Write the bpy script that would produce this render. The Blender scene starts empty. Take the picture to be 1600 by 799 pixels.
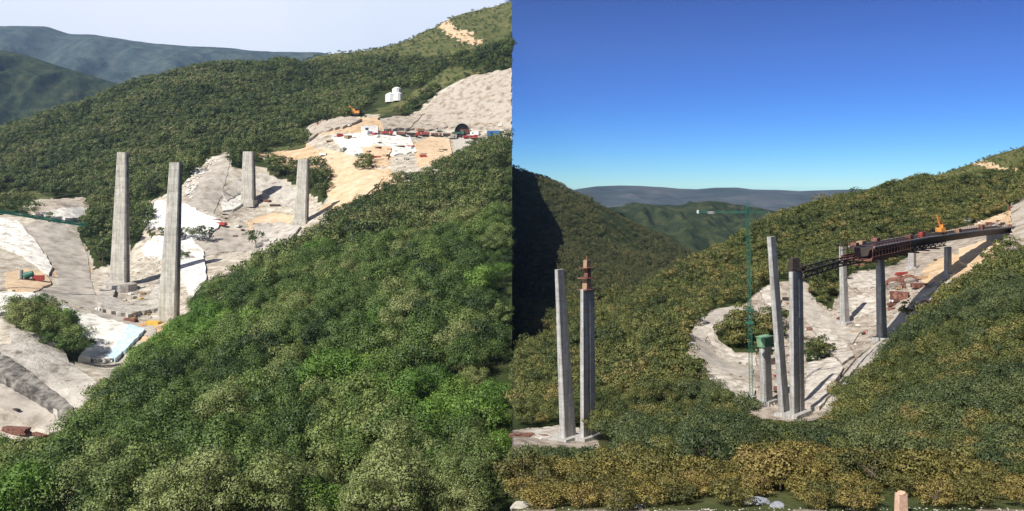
import bpy, bmesh, math, random
import numpy as np
from mathutils import Vector, Matrix
random.seed(7); RNG = np.random.default_rng(7)
D = bpy.data; SC = bpy.context.scene; COL = SC.collection
R = math.radians

# ------------------------------------------------------------------ camera, sky, sun, exposure
F, VH = 1385.0, 290.0            # focal length in photo pixels, row of the eye level
cam = D.objects.new('camera', D.cameras.new('camera')); COL.objects.link(cam)
cam.data.sensor_width = 36; cam.data.lens = 36*F/1600; cam.data.shift_y = -(399.5-VH)/1600
cam.data.clip_start = 0.5; cam.data.clip_end = 60000
cam.rotation_euler = (R(90), 0, 0); SC.camera = cam
SUN_AZ, SUN_EL = 43, 48          # degrees left of straight behind the camera, elevation
HAZE = 0.000034
saz = R(SUN_AZ)
to_sun = Vector((-math.sin(saz)*math.cos(R(SUN_EL)), -math.cos(saz)*math.cos(R(SUN_EL)), math.sin(R(SUN_EL))))
sun = D.objects.new('sun', D.lights.new('sun', 'SUN')); COL.objects.link(sun)
sun.data.energy = 5.0; sun.data.angle = R(0.5); sun.data.color = (1.0, 0.94, 0.85)
sun.rotation_euler = to_sun.to_track_quat('Z', 'Y').to_euler()
W = D.worlds.new('World'); SC.world = W; W.use_nodes = True
nt = W.node_tree; nt.nodes.clear()
wo = nt.nodes.new('ShaderNodeOutputWorld'); bg = nt.nodes.new('ShaderNodeBackground')
sky = nt.nodes.new('ShaderNodeTexSky'); sky.sky_type = 'NISHITA'; sky.sun_disc = False
sky.sun_elevation = R(SUN_EL); sky.sun_rotation = math.atan2(to_sun.x, to_sun.y)
sky.altitude = 2500; sky.air_density = 1.0; sky.dust_density = 0.0; sky.ozone_density = 6.0
bg.inputs[1].default_value = 0.10
# a thin veil of pale high cloud hangs over the western (left) half of the sky only
geo = nt.nodes.new('ShaderNodeTexCoord'); sep = nt.nodes.new('ShaderNodeSeparateXYZ')
mr = nt.nodes.new('ShaderNodeMapRange'); mix = nt.nodes.new('ShaderNodeMix'); mix.data_type = 'RGBA'
nt.links.new(geo.outputs['Generated'], sep.inputs[0]); nt.links.new(sep.outputs[0], mr.inputs[0])
mr.inputs[1].default_value = -0.010; mr.inputs[2].default_value = -0.001
mr.inputs[3].default_value = 0.92; mr.inputs[4].default_value = 0.0
veil = nt.nodes.new('ShaderNodeTexNoise'); veil.inputs['Scale'].default_value = 3.0; veil.inputs['Detail'].default_value = 5
nt.links.new(geo.outputs['Generated'], veil.inputs[0])
vr = nt.nodes.new('ShaderNodeValToRGB'); vr.color_ramp.elements[0].position = .3; vr.color_ramp.elements[1].position = .7
vr.color_ramp.elements[0].color = (6.3, 6.9, 8.0, 1); vr.color_ramp.elements[1].color = (7.3, 7.7, 8.4, 1)
nt.links.new(veil.outputs['Fac'], vr.inputs[0])
el = nt.nodes.new('ShaderNodeMapRange'); nt.links.new(sep.outputs[2], el.inputs[0])      # the veil thins out above 15 degrees
el.inputs[1].default_value = .24; el.inputs[2].default_value = .5; el.inputs[3].default_value = 1; el.inputs[4].default_value = .25
vf = nt.nodes.new('ShaderNodeMath'); vf.operation = 'MULTIPLY'; nt.links.new(mr.outputs[0], vf.inputs[0]); nt.links.new(el.outputs[0], vf.inputs[1])
nt.links.new(vf.outputs[0], mix.inputs[0])
def vm(op, src, val):
    q = nt.nodes.new('ShaderNodeVectorMath'); q.operation = op; nt.links.new(src, q.inputs[0]); q.inputs[1].default_value = val; return q.outputs[0]
s1 = vm('MULTIPLY', sky.outputs[0], (.127, .127, .127)); gm = nt.nodes.new('ShaderNodeGamma'); gm.inputs[1].default_value = 2.2
nt.links.new(s1, gm.inputs[0]); s2 = vm('MULTIPLY', gm.outputs[0], (4.1, 5.3, 6.5)); nt.links.new(s2, mix.inputs[6])
nt.links.new(vr.outputs[0], mix.inputs[7])
nt.links.new(mix.outputs[2], bg.inputs[0]); nt.links.new(bg.outputs[0], wo.inputs[0])
SC.view_settings.view_transform = 'Standard'; SC.view_settings.look = 'None'
SC.view_settings.exposure = 0.55; SC.view_settings.gamma = 1; SC.view_settings.use_curve_mapping = False
SC.render.engine = 'CYCLES'; SC.cycles.max_bounces = 5; SC.cycles.diffuse_bounces = 2; SC.cycles.glossy_bounces = 1
SC.cycles.transmission_bounces = 2; SC.cycles.volume_bounces = 0; SC.cycles.transparent_max_bounces = 4

# ------------------------------------------------------------------ helpers
def tag(o, label=None, cat=None, group=None, kind=None):
    if label: o['label'] = label
    if cat: o['category'] = cat
    if group: o['group'] = group
    if kind: o['kind'] = kind
    return o
def empty(name, loc=(0,0,0), rz=0.0, scale=1.0):
    o = D.objects.new(name, None); COL.objects.link(o); o.location = loc; o.rotation_euler = (0,0,rz)
    o.scale = (scale,)*3; o.empty_display_size = 1; return o
class MB:
    def __init__(s): s.v = []; s.f = []
    def add(s, vs, fs):
        n = len(s.v); s.v += [tuple(p) for p in vs]; s.f += [tuple(i+n for i in f) for f in fs]; return s
    def box(s, c, size, rz=0, ry=0, rx=0, taper=1.0):
        x, y, z = (q/2 for q in size); M = Matrix.Rotation(rz,3,'Z') @ Matrix.Rotation(ry,3,'Y') @ Matrix.Rotation(rx,3,'X')
        vs = [M @ Vector((a*x*(taper if k>0 else 1), b*y*(taper if k>0 else 1), k*z)) + Vector(c) for k in (-1,1) for a, b in ((-1,-1),(1,-1),(1,1),(-1,1))]
        return s.add(vs, [(3,2,1,0),(4,5,6,7),(0,1,5,4),(1,2,6,5),(2,3,7,6),(3,0,4,7)])
    def tube(s, a, b, r, r2=None, n=6, cap=True):
        a = Vector(a); b = Vector(b); r2 = r if r2 is None else r2; d = (b-a)
        if d.length < 1e-6: return s
        q = d.to_track_quat('Z', 'Y').to_matrix(); vs = []
        for p, rr in ((a, r), (b, r2)):
            for i in range(n):
                t = 2*math.pi*i/n + math.pi/n; vs.append(p + q @ Vector((math.cos(t)*rr, math.sin(t)*rr, 0)))
        fs = [(i, (i+1)%n, n+(i+1)%n, n+i) for i in range(n)]
        if cap: fs += [tuple(range(n))[::-1], tuple(range(n, 2*n))]
        return s.add(vs, fs)
    def prism(s, pts, y0, y1):     # pts (x,z) outline swept along y
        n = len(pts); vs = [(x, y0, z) for x, z in pts] + [(x, y1, z) for x, z in pts]
        return s.add(vs, [(i, (i+1)%n, n+(i+1)%n, n+i) for i in range(n)] + [tuple(range(n))[::-1], tuple(range(n, 2*n))])
    def build(s, name, mat, parent=None, smooth=False):
        me = D.meshes.new(name); me.from_pydata(s.v, [], s.f); me.materials.append(mat)
        if smooth: me.polygons.foreach_set('use_smooth', [True]*len(me.polygons))
        o = D.objects.new(name, me); COL.objects.link(o); o.parent = parent; return o
def copy_tree(o, parent=None):
    c = o.copy(); COL.objects.link(c); c.parent = parent
    for k in ('label', 'group'):
        pass
    for ch in [x for x in o.children]: copy_tree(ch, c)
    return c

def hash2(ix, iy, seed):
    h = (ix.astype(np.int64)*374761393 + iy.astype(np.int64)*668265263 + seed*974711) & 0xffffffff
    h = ((h ^ (h >> 13))*1274126177) & 0xffffffff; h = h ^ (h >> 16)
    return (h & 0xffff)/65535.0
def vnoise(x, y, seed=0):
    ix = np.floor(x); iy = np.floor(y); fx = x-ix; fy = y-iy; fx = fx*fx*(3-2*fx); fy = fy*fy*(3-2*fy)
    a = hash2(ix, iy, seed); b = hash2(ix+1, iy, seed); c = hash2(ix, iy+1, seed); d = hash2(ix+1, iy+1, seed)
    return (a*(1-fx)+b*fx)*(1-fy) + (c*(1-fx)+d*fx)*fy
def fbm(x, y, oct=4, seed=0):
    s = 0; a = .5
    for k in range(oct): s = s + a*(vnoise(x*2**k, y*2**k, seed+k)-.5); a *= .5
    return s
def inpoly(u, v, poly):
    u = np.asarray(u, float); v = np.asarray(v, float); r = np.zeros(u.shape, bool); n = len(poly)
    for i in range(n):
        x1, y1 = poly[i]; x2, y2 = poly[(i+1)%n]
        if y1 == y2: continue
        c = ((y1 > v) != (y2 > v)) & (u < (x2-x1)*(v-y1)/(y2-y1)+x1); r ^= c
    return r

# ------------------------------------------------------------------ materials
def mat(name, base, rough=.85, noise=None, bump=0, metal=0, scale=1.0, spec=.3, coord='Object'):
    """noise: list of (colour, position) ramp stops driven by fractal noise of the given scale"""
    m = D.materials.new(name); m.use_nodes = True; n = m.node_tree; b = n.nodes['Principled BSDF']
    b.inputs['Base Color'].default_value = (*base, 1); b.inputs['Roughness'].default_value = rough
    b.inputs['Metallic'].default_value = metal; b.inputs['Specular IOR Level'].default_value = spec
    if noise or bump:
        tc = n.nodes.new('ShaderNodeTexCoord'); t = n.nodes.new('ShaderNodeTexNoise')
        t.inputs['Scale'].default_value = scale; t.inputs['Detail'].default_value = 8; t.inputs['Roughness'].default_value = .65
        n.links.new(tc.outputs[coord], t.inputs[0])
        if noise:
            r = n.nodes.new('ShaderNodeValToRGB'); e = r.color_ramp.elements
            while len(e) < len(noise): e.new(.5)
            for el, (c, p) in zip(e, sorted(noise, key=lambda q: q[1])): el.position = p; el.color = (*c, 1)
            n.links.new(t.outputs['Fac'], r.inputs[0]); n.links.new(r.outputs[0], b.inputs['Base Color'])
        if bump:
            bp = n.nodes.new('ShaderNodeBump'); bp.inputs['Strength'].default_value = 1; bp.inputs['Distance'].default_value = bump
            n.links.new(t.outputs['Fac'], bp.inputs['Height']); n.links.new(bp.outputs[0], b.inputs['Normal'])
    return m
def leafmat(name, cols, wscale, hue=.5, tl=.25):
    m = D.materials.new(name); m.use_nodes = True; n = m.node_tree; b = n.nodes['Principled BSDF']; out = n.nodes['Material Output']
    oi = n.nodes.new('ShaderNodeObjectInfo'); g = n.nodes.new('ShaderNodeNewGeometry')
    t = n.nodes.new('ShaderNodeTexNoise'); t.inputs['Scale'].default_value = wscale; t.inputs['Detail'].default_value = 3
    n.links.new(g.outputs['Position'], t.inputs[0])
    a = n.nodes.new('ShaderNodeMath'); a.operation = 'MULTIPLY_ADD'; a.inputs[1].default_value = .8
    s = n.nodes.new('ShaderNodeMath'); s.operation = 'MULTIPLY_ADD'; s.inputs[1].default_value = 1.3; s.inputs[2].default_value = -.55
    n.links.new(t.outputs['Fac'], s.inputs[0]); n.links.new(oi.outputs['Random'], a.inputs[0]); n.links.new(s.outputs[0], a.inputs[2])
    r = n.nodes.new('ShaderNodeValToRGB'); e = r.color_ramp.elements
    while len(e) < len(cols): e.new(.5)
    for i, c in enumerate(cols): e[i].position = i/(len(cols)-1); e[i].color = (*c, 1)
    n.links.new(a.outputs[0], r.inputs[0])
    # leaf to leaf variation
    ri = g.outputs['Random Per Island']; v = n.nodes.new('ShaderNodeMapRange'); v.inputs[3].default_value = .55; v.inputs[4].default_value = 1.6
    n.links.new(ri, v.inputs[0])
    mx = n.nodes.new('ShaderNodeMix'); mx.data_type = 'RGBA'; mx.blend_type = 'MULTIPLY'; mx.inputs[0].default_value = 1
    cv = n.nodes.new('ShaderNodeCombineColor')
    for k in range(3): n.links.new(v.outputs[0], cv.inputs[k])
    n.links.new(r.outputs[0], mx.inputs[6]); n.links.new(cv.outputs[0], mx.inputs[7])
    n.links.new(mx.outputs[2], b.inputs['Base Color']); b.inputs['Roughness'].default_value = .55; b.inputs['Specular IOR Level'].default_value = .25
    tr = n.nodes.new('ShaderNodeBsdfTranslucent'); ms = n.nodes.new('ShaderNodeMixShader'); ms.inputs[0].default_value = tl
    n.links.new(mx.outputs[2], tr.inputs[0]); n.links.new(b.outputs[0], ms.inputs[1]); n.links.new(tr.outputs[0], ms.inputs[2])
    n.links.new(ms.outputs[0], out.inputs[0]); return m

M = {}
M['leaf_green'] = leafmat('leaf_green', [(0.034,0.060,0.021), (0.071,0.121,0.030), (0.115,0.172,0.044), (0.190,0.213,0.075)], .012)
M['leaf_vivid'] = leafmat('leaf_vivid', [(0.056,0.112,0.022), (0.101,0.190,0.031), (0.151,0.230,0.047)], .02)
M['leaf_pale'] = leafmat('leaf_pale', [(.100,.140,.045), (.165,.205,.070), (.235,.265,.105)], .05)
M['leaf_hill'] = leafmat('leaf_hill', [(0.033,0.051,0.020), (0.066,0.097,0.029), (0.110,0.141,0.042), (0.171,0.176,0.072)], .006)
M['leaf_olive'] = leafmat('leaf_olive', [(0.042,0.058,0.021), (0.077,0.098,0.030), (0.131,0.143,0.042), (0.193,0.164,0.058)], .03)
M['leaf_deep'] = leafmat('leaf_deep', [(0.044,0.066,0.028), (0.077,0.103,0.040), (0.123,0.143,0.056)], .03)
M['leaf_dim'] = leafmat('leaf_dim', [(.055,.066,.030), (.090,.100,.040), (.140,.135,.055)], .006)
M['leaf_scrub'] = leafmat('leaf_scrub', [(0.078,0.087,0.031), (0.157,0.143,0.043), (0.230,0.190,0.056), (0.224,0.162,0.067)], .12)
M['leaf_rust'] = leafmat('leaf_rust', [(.16,.095,.045), (.22,.13,.06)], .12)
M['bark'] = mat('bark', (.12,.09,.07), .9, [((.07,.055,.045),.3), ((.17,.14,.11),.7)], .05, scale=6)

# ------------------------------------------------------------------ terrain: two sides of one mountain valley, smooth height fields with real heights
def unp(u, v, d): return np.array([(u-800)/F*d, d, -(v-VH)/F*d])
SL, SR = 2.0, 0.7
def ptsL():
    P = []
    def a(u, v, d, c=0): p = unp(u, v, d*SL); p[2] -= c*SL; P.append(p)
    C = 6.5
    # near forest spur
    for u, v, d in [(0,799,85),(200,799,78),(400,799,75),(600,799,74),(800,799,74),(-250,800,90),(50,720,128),(300,720,106),(600,720,100),(800,700,100),
                    (250,620,150),(500,620,140),(790,600,140),(400,520,200),(600,450,212),(795,400,222),(600,355,290),(795,300,300),(180,600,172),
                    (272,512,232),(322,452,262),(430,388,302),(520,338,338),(620,302,362),(700,255,392),(795,212,412)]: a(u, v, d, C)
    # construction ground
    for u, v, d in [(50,672,188),(100,692,178),(-200,680,190),(10,600,200),(0,520,236),(60,530,232),(130,600,205),(150,565,246),(60,468,286),(200,522,266),(-200,560,250),
                    (262,500,292),(187,447,338),(100,452,322),(60,352,398),(20,432,330),(-150,420,330),(100,326,430),(-200,340,420),
                    (388,317,440),(472,350,402),(400,352,410),(390,388,384),(300,352,398),(240,332,412),(250,392,376),(355,238,480),(320,310,425),
                    (440,240,492),(500,292,448),(560,282,440),(600,302,412),(500,205,532),(640,212,522),(722,206,540),(785,206,532),(560,176,572),(640,166,590),(722,160,572),(722,132,590),(795,112,588)]: a(u, v, d)
    for u, v, d in [(30,300,465),(-250,300,480),(170,335,432),(160,400,366),(250,270,500)]: a(u, v, d, C)
    # upper wooded hill
    for u, v, d in [(350,232,508),(480,212,540),(100,255,620),(300,200,620),(450,150,720),(600,112,800),(700,100,760),(790,60,860),(-300,260,800),
                    (0,206,900),(-300,215,1000),(190,132,900),(330,102,950),(450,90,980),(540,78,1000),(600,62,1000),(690,34,1000),(762,6,1000),(830,-15,1000)]: a(u, v, d, C)
    for u, z, d in [(-300,-30,1350),(0,-30,1300),(200,-10,1300),(400,60,1350),(600,100,1400),(830,130,1450),(-300,-60,1900),(200,-60,1900),(830,-60,1900)]:
        p = unp(u, 290, d*SL); p[2] = z*SL; P.append(p)
    for x, y, z in [(0,-28,-3),(-15,-28,-3),(-20,0,-4),(0,0,-2.2),(0,20,-12),(-30,20,-14),(0,60,-42),(-60,60,-44)]: P.append(np.array([x,y,z]))
    return np.array(P)
def ptsR():
    P = []
    def a(u, v, d, c=0): p = unp(u, v, d*SR); p[2] -= c*SR; P.append(p)
    C = 5.0
    for u, v, d in [(805,790,47),(1100,790,44),(1350,790,44),(1595,790,44),(1900,790,50)]: a(u, v, d, 0)
    for u, v, d in [(800,738,62),(900,738,64),(1000,738,70),(1100,720,78),(1200,714,80),(1400,722,76),(1595,750,64),(1900,760,70)]: a(u, v, d, 1.2)
    for u, v, d in [(820,735,108),(1000,715,112),(1200,700,116),(1400,700,112),(1600,700,100)]: a(u, v, d, C)
    for u, v, d in [(830,722,140),(900,712,142),(1100,662,165),(1200,665,172),(1300,665,172),(1400,640,160),(1595,600,145),(1900,560,160),
                    (1500,560,205),(1330,612,226),(1420,520,275),(1500,455,312),(1595,400,335),(1800,330,360)]: a(u, v, d, C)
    for u, v, d in [(850,698,225),(805,690,225),(880,680,250),(1300,640,262),(1385,531,332),(1318,506,382),(1225,650,262),(1480,432,402),(1422,418,452),(1080,540,332),(1100,500,372),(1180,484,392),
                    (1230,440,422),(1270,472,402),(1350,440,432),(1440,428,425),(1500,392,480),(1570,342,545),(1597,325,540),(1140,592,300),(1180,622,282),(1250,580,310),(1340,570,300),(1560,420,400),(1530,395,440)]: a(u, v, d)
    for u, v, d in [(1120,540,335),(1080,480,430),(1000,560,340),(900,600,330),(810,625,300)]: a(u, v, d, C)
    for u, v, d in [(795,575,420),(950,490,500),(1050,422,570),(1100,396,620),(1200,352,700),(1300,319,750),(1400,296,780),(1480,267,800),(1595,229,800),(1800,180,800),
                    (1150,432,535),(1300,362,600),(1450,332,610),(1580,284,650),(1800,240,640)]: a(u, v, d, C)
    for u, z, d in [(950,-115,640),(1050,-95,740),(1200,-75,900),(1400,-55,1000),(1600,-20,1000),(1850,0,1000)]:
        p = unp(u, 290, d*SR); p[2] = z*SR; P.append(p)
    # dark hill over the valley
    for u, v, d in [(795,500,760),(795,400,1000),(795,330,1280),(795,264,1500),(880,296,1550),(950,328,1600),(1030,366,1650),(1100,400,1700),(900,440,930),(1000,425,1050),(860,380,1180),(950,390,1250),(870,500,700)]: a(u, v, d, 4)
    for u, z, d in [(1100,-150,1200),(1300,-150,1400),(1600,-150,1400),(1850,-150,1500),(1250,-150,1800),(1850,-150,2300),(1300,-190,2300),(1000,-170,2300),(795,-120,2300)]:
        p = unp(u, 290, d*SR); p[2] = z*SR; P.append(p)
    for x, y, z in [(0,-28,-3),(15,-28,-3),(20,0,-4),(0,0,-2.2),(0,14,-7.5),(14,14,-8)]: P.append(np.array([x,y,z]))
    return np.array(P)
class TPS:
    def __init__(s, P, lam=1e-4):
        s.c = s.warp(P[:,0], P[:,1]); n = len(P); q = P[:,2]/(P[:,1]+60)
        K = s.k(s.c, s.c) + lam*np.eye(n); A = np.zeros((n+3, n+3)); A[:n,:n] = K; A[:n,n] = 1; A[:n,n+1:] = s.c; A[n:,:n] = A[:n,n:].T
        s.w = np.linalg.solve(A, np.concatenate([q, np.zeros(3)]))
    def warp(s, x, y): return np.stack([1.6*x/(y+60), np.log(y+60)], -1)
    def k(s, a, b):
        r2 = ((a[:,None]-b[None])**2).sum(-1); return np.where(r2 > 1e-12, .5*r2*np.log(r2+1e-12), 0)
    def __call__(s, x, y):
        x = np.asarray(x, float); y = np.asarray(y, float); sh = x.shape; xx = x.ravel(); yy = y.ravel(); out = np.empty(xx.shape)
        for i in range(0, len(xx), 20000):
            c = s.warp(xx[i:i+20000], yy[i:i+20000]); out[i:i+20000] = s.k(c, s.c) @ s.w[:-3] + s.w[-3] + c @ s.w[-2:]
        return (out*(yy+60)).reshape(sh)
tpsL, tpsR = TPS(ptsL()), TPS(ptsR())
def proj(x, y, z): y = np.maximum(y, 1); return 800+x/y*F, VH-z/y*F
# outline of the cleared construction ground (measured on the photo, then held as ground coordinates)
SITE_L = [(-300,350),(0,335),(30,325),(60,312),(140,310),(142,345),(120,360),(138,390),(146,420),(172,412),(200,330),(222,318),(245,310),(285,290),(330,245),(358,236),(360,262),
          (410,262),(470,290),(500,318),(522,300),(500,275),(430,268),(400,240),(480,232),(470,205),(500,188),(560,182),(592,178),(590,188),(640,182),(690,138),(740,120),(810,108),(810,222),(760,232),(700,262),(620,300),(520,345),(500,420),(300,540),(165,640),(100,720),(-300,720)]
DSIL_L = [(-300,170),(100,185),(160,190),(272,250),(322,280),(430,318),(520,352),(620,378),(700,402),(800,425)]
ISL_L = [[(15,500),(60,492),(100,512),(135,540),(125,566),(95,560),(60,540),(30,530)],      # green islands left inside the clearing
         [(-5,330),(40,338),(90,352),(60,342),(20,322)],
         [(203,328),(226,322),(236,345),(222,372),(206,392),(198,360)], [(228,360),(262,368),(322,372),(326,382),(300,380),(240,376)], [(262,402),(300,404),(296,414),(266,412)],
         [(415,258),(470,262),(520,282),(515,305),(495,312),(455,285),(420,275)], [(555,252),(582,252),(580,268),(558,268)]]
SITE_R = [(1070,560),(1080,515),(1110,486),(1170,472),(1190,452),(1215,440),(1262,440),(1268,468),(1300,485),(1308,455),(1330,425),(1400,415),(1420,400),(1440,378),(1462,352),(1500,334),(1552,318),(1600,292),(1800,280),
          (1800,400),(1560,392),(1500,440),(1420,500),(1380,560),(1330,600),(1290,665),(1180,665),(1120,620)]
DSIL_R = [(1070,240),(1180,240),(1290,245),(1330,250),(1385,318),(1480,385),(1600,420),(1800,430)]
ISL_R = [[(1118,520),(1140,505),(1180,498),(1215,505),(1222,530),(1205,555),(1150,550),(1128,545)], [(1255,548),(1300,548),(1295,566),(1262,566)],[(1270,470),(1262,430),(1300,420),(1308,455),(1300,485)]]
BARE_L = [(588,138),(642,134),(652,158),(612,182),(566,188),(560,180)]     # grass patch with the white tanks
PAD_R = [(790,672),(870,668),(935,675),(935,705),(870,712),(790,712)]
def site_mask(x, y, z, side):
    u, v = proj(x, y, z); w = 12 if side == 'L' else 5
    u = u+14*fbm(x/w, y/w, 4, 91); v = v+9*fbm(x/w, y/w, 4, 92)
    if side == 'L':
        dm = np.interp(u, *zip(*DSIL_L))*SL; m = inpoly(u, v, SITE_L) & (y > dm) & (y < 600*SL)
        for p in ISL_L: m &= ~inpoly(u, v, p)
    else:
        dm = np.interp(u, *zip(*DSIL_R))*SR; m = inpoly(u, v, SITE_R) & (y > dm) & (y < 570*SR)
        for p in ISL_R: m &= ~inpoly(u, v, p)
        m |= inpoly(u, v, PAD_R) & (y > 200*SR) & (y < 300*SR)
    return m
def H(x, y, side):
    x = np.asarray(x, float); y = np.asarray(y, float); sc = SL if side == 'L' else SR
    z = (tpsL if side == 'L' else tpsR)(x, y)
    far = np.clip((y/sc-560)/200, 0, 1); z = z + far*sc*(26*fbm(x/(70*sc), y/(110*sc), 4, 5 if side == 'L' else 9))
    z = z + sc*(1.3*fbm(x/(14*sc), y/(14*sc), 3, 3)+.9*np.abs(fbm(x/(6*sc)+3, y/(9*sc), 2, 13)))*np.clip((y-60)/60, 0, 1)
    return np.maximum(z, -158)
def side_of(u): return 'L' if u < 800 else 'R'
def G(u, v, dmin=None, side=None):
    """first ground point on the ray through photo pixel (u, v)"""
    side = side or side_of(u); sc = SL if side == 'L' else SR
    if dmin is None: dmin = float(np.interp(u, *zip(*(DSIL_L if side == 'L' else DSIL_R))))
    d = np.linspace(dmin*sc, 700*sc, 900); x = (u-800)/F*d; zr = -(v-VH)/F*d
    h = H(x, d, side); below = np.where(zr <= h)[0]
    if len(below) == 0: k = len(d)-1; return Vector((x[k], d[k], h[k]))
    k = below[0]
    if k > 0:
        f = (zr[k-1]-h[k-1])/max(1e-6, (zr[k-1]-h[k-1])+(h[k]-zr[k])); dd = d[k-1]+(d[k]-d[k-1])*f
    else: dd = d[0]
    xx = (u-800)/F*dd; return Vector((xx, dd, float(H(np.array([xx]), np.array([dd]), side)[0])))

def ground_mat(name, side):
    m = D.materials.new(name); m.use_nodes = True; n = m.node_tree; b = n.nodes['Principled BSDF']; b.inputs['Roughness'].default_value = .95
    b.inputs['Specular IOR Level'].default_value = .1
    s = 1.0 if side == 'L' else 2.6
    tc = n.nodes.new('ShaderNodeNewGeometry')
    def noise(sc, det=8, rgh=.65):
        t = n.nodes.new('ShaderNodeTexNoise'); t.inputs['Scale'].default_value = sc; t.inputs['Detail'].default_value = det; t.inputs['Roughness'].default_value = rgh
        n.links.new(tc.outputs['Position'], t.inputs[0]); return t.outputs['Fac']
    def ramp(fac, stops):
        r = n.nodes.new('ShaderNodeValToRGB'); e = r.color_ramp.elements
        while len(e) < len(stops): e.new(.5)
        for el, (p, c) in zip(e, stops): el.position = p; el.color = (*c, 1)
        n.links.new(fac, r.inputs[0]); return r.outputs[0]
    def mixc(f, a, c):
        x = n.nodes.new('ShaderNodeMix'); x.data_type = 'RGBA'; n.links.new(f, x.inputs[0]); n.links.new(a, x.inputs[6]); n.links.new(c, x.inputs[7]); return x.outputs[2]
    forest = ramp(noise(.03*s), [(.3,(.018,.030,.012)), (.5,(.035,.050,.016)), (.7,(.07,.065,.03))])
    grass = ramp(noise(.05*s), [(.3,(.035,.055,.018)), (.5,(.085,.095,.035)), (.7,(.17,.15,.07))])
    grey = ramp(noise(.12*s), [(.32,(.19,.155,.12)), (.45,(.35,.31,.25)), (.55,(.46,.42,.35)), (.7,(.60,.56,.49))])
    sand = ramp(noise(.10*s), [(.3,(.32,.22,.13)), (.48,(.50,.36,.22)), (.7,(.60,.48,.34))])
    at = n.nodes.new('ShaderNodeAttribute'); at.attribute_name = 'zone'
    sp = n.nodes.new('ShaderNodeSeparateColor'); n.links.new(at.outputs['Color'], sp.inputs[0])
    nz = noise(.08*s, 6)
    def edge(ch, w=.35):
        a = n.nodes.new('ShaderNodeMath'); a.operation = 'MULTIPLY_ADD'; n.links.new(nz, a.inputs[0]); a.inputs[1].default_value = w*2; n.links.new(ch, a.inputs[2])
        r = n.nodes.new('ShaderNodeMapRange'); r.inputs[1].default_value = .5+w-.14; r.inputs[2].default_value = .5+w+.14; n.links.new(a.outputs[0], r.inputs[0]); return r.outputs[0]
    if side == 'R': grey = ramp(noise(.12*s), [(.32,(.13,.11,.085)), (.45,(.26,.22,.18)), (.56,(.36,.315,.265)), (.72,(.48,.43,.37))])
    soil = mixc(edge(sp.outputs[1]), grey, sand)
    c = mixc(edge(sp.outputs[2]), forest, grass); c = mixc(edge(sp.outputs[0], .2), c, soil)
    n.links.new(c, b.inputs['Base Color'])
    bp = n.nodes.new('ShaderNodeBump'); bp.inputs['Distance'].default_value = 1.3/s; bp.inputs['Strength'].default_value = .8
    n.links.new(noise(.25*s, 9, .7), bp.inputs['Height']); n.links.new(bp.outputs[0], b.inputs['Normal']); return m
SAND_L = [[(395,232),(480,225),(540,250),(620,270),(640,300),(560,340),(495,330),(520,300),(440,262)], [(640,222),(700,222),(705,250),(650,262)], [(70,370),(130,380),(140,430),(90,440)],[(190,505),(270,500),(280,540),(230,545)],
          [(380,345),(460,335),(450,362),(390,362)],[(20,425),(70,425),(80,455),(20,460)],[(480,190),(620,185),(600,205),(480,215)],[(560,235),(620,232),(610,262),(565,262)]]
SAND_R = [[(1440,418),(1480,400),(1560,395),(1560,420),(1440,445)],[(1360,545),(1400,520),(1420,540),(1380,562)],[(1500,340),(1600,320),(1600,345),(1500,352)]]
GRASS_L = [[(380,95),(540,78),(640,40),(800,-5),(800,60),(740,95),(600,95),(480,105)], [(0,300),(60,300),(120,330),(0,345)],[(590,185),(690,140),(740,118),(760,110),(700,105),(640,150),(570,180)],[(410,235),(480,228),(450,245)]]
PALE_L = [[(675,28),(700,30),(705,45),(735,52),(755,70),(740,72),(712,60),(688,48)]]
MOOR_R = [(1425,286),(1480,262),(1540,243),(1600,222),(1640,215),(1640,262),(1590,268),(1540,276),(1480,288)]
PALE_R = [(1520,254),(1538,250),(1552,258),(1590,262),(1596,268),(1550,266),(1528,262)]
GRASS_R = [[(1380,300),(1480,262),(1600,225),(1600,280),(1480,300)],[(1470,345),(1600,262),(1600,320),(1530,330)],[(800,720),(1600,700),(1600,900),(800,900)]]
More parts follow.
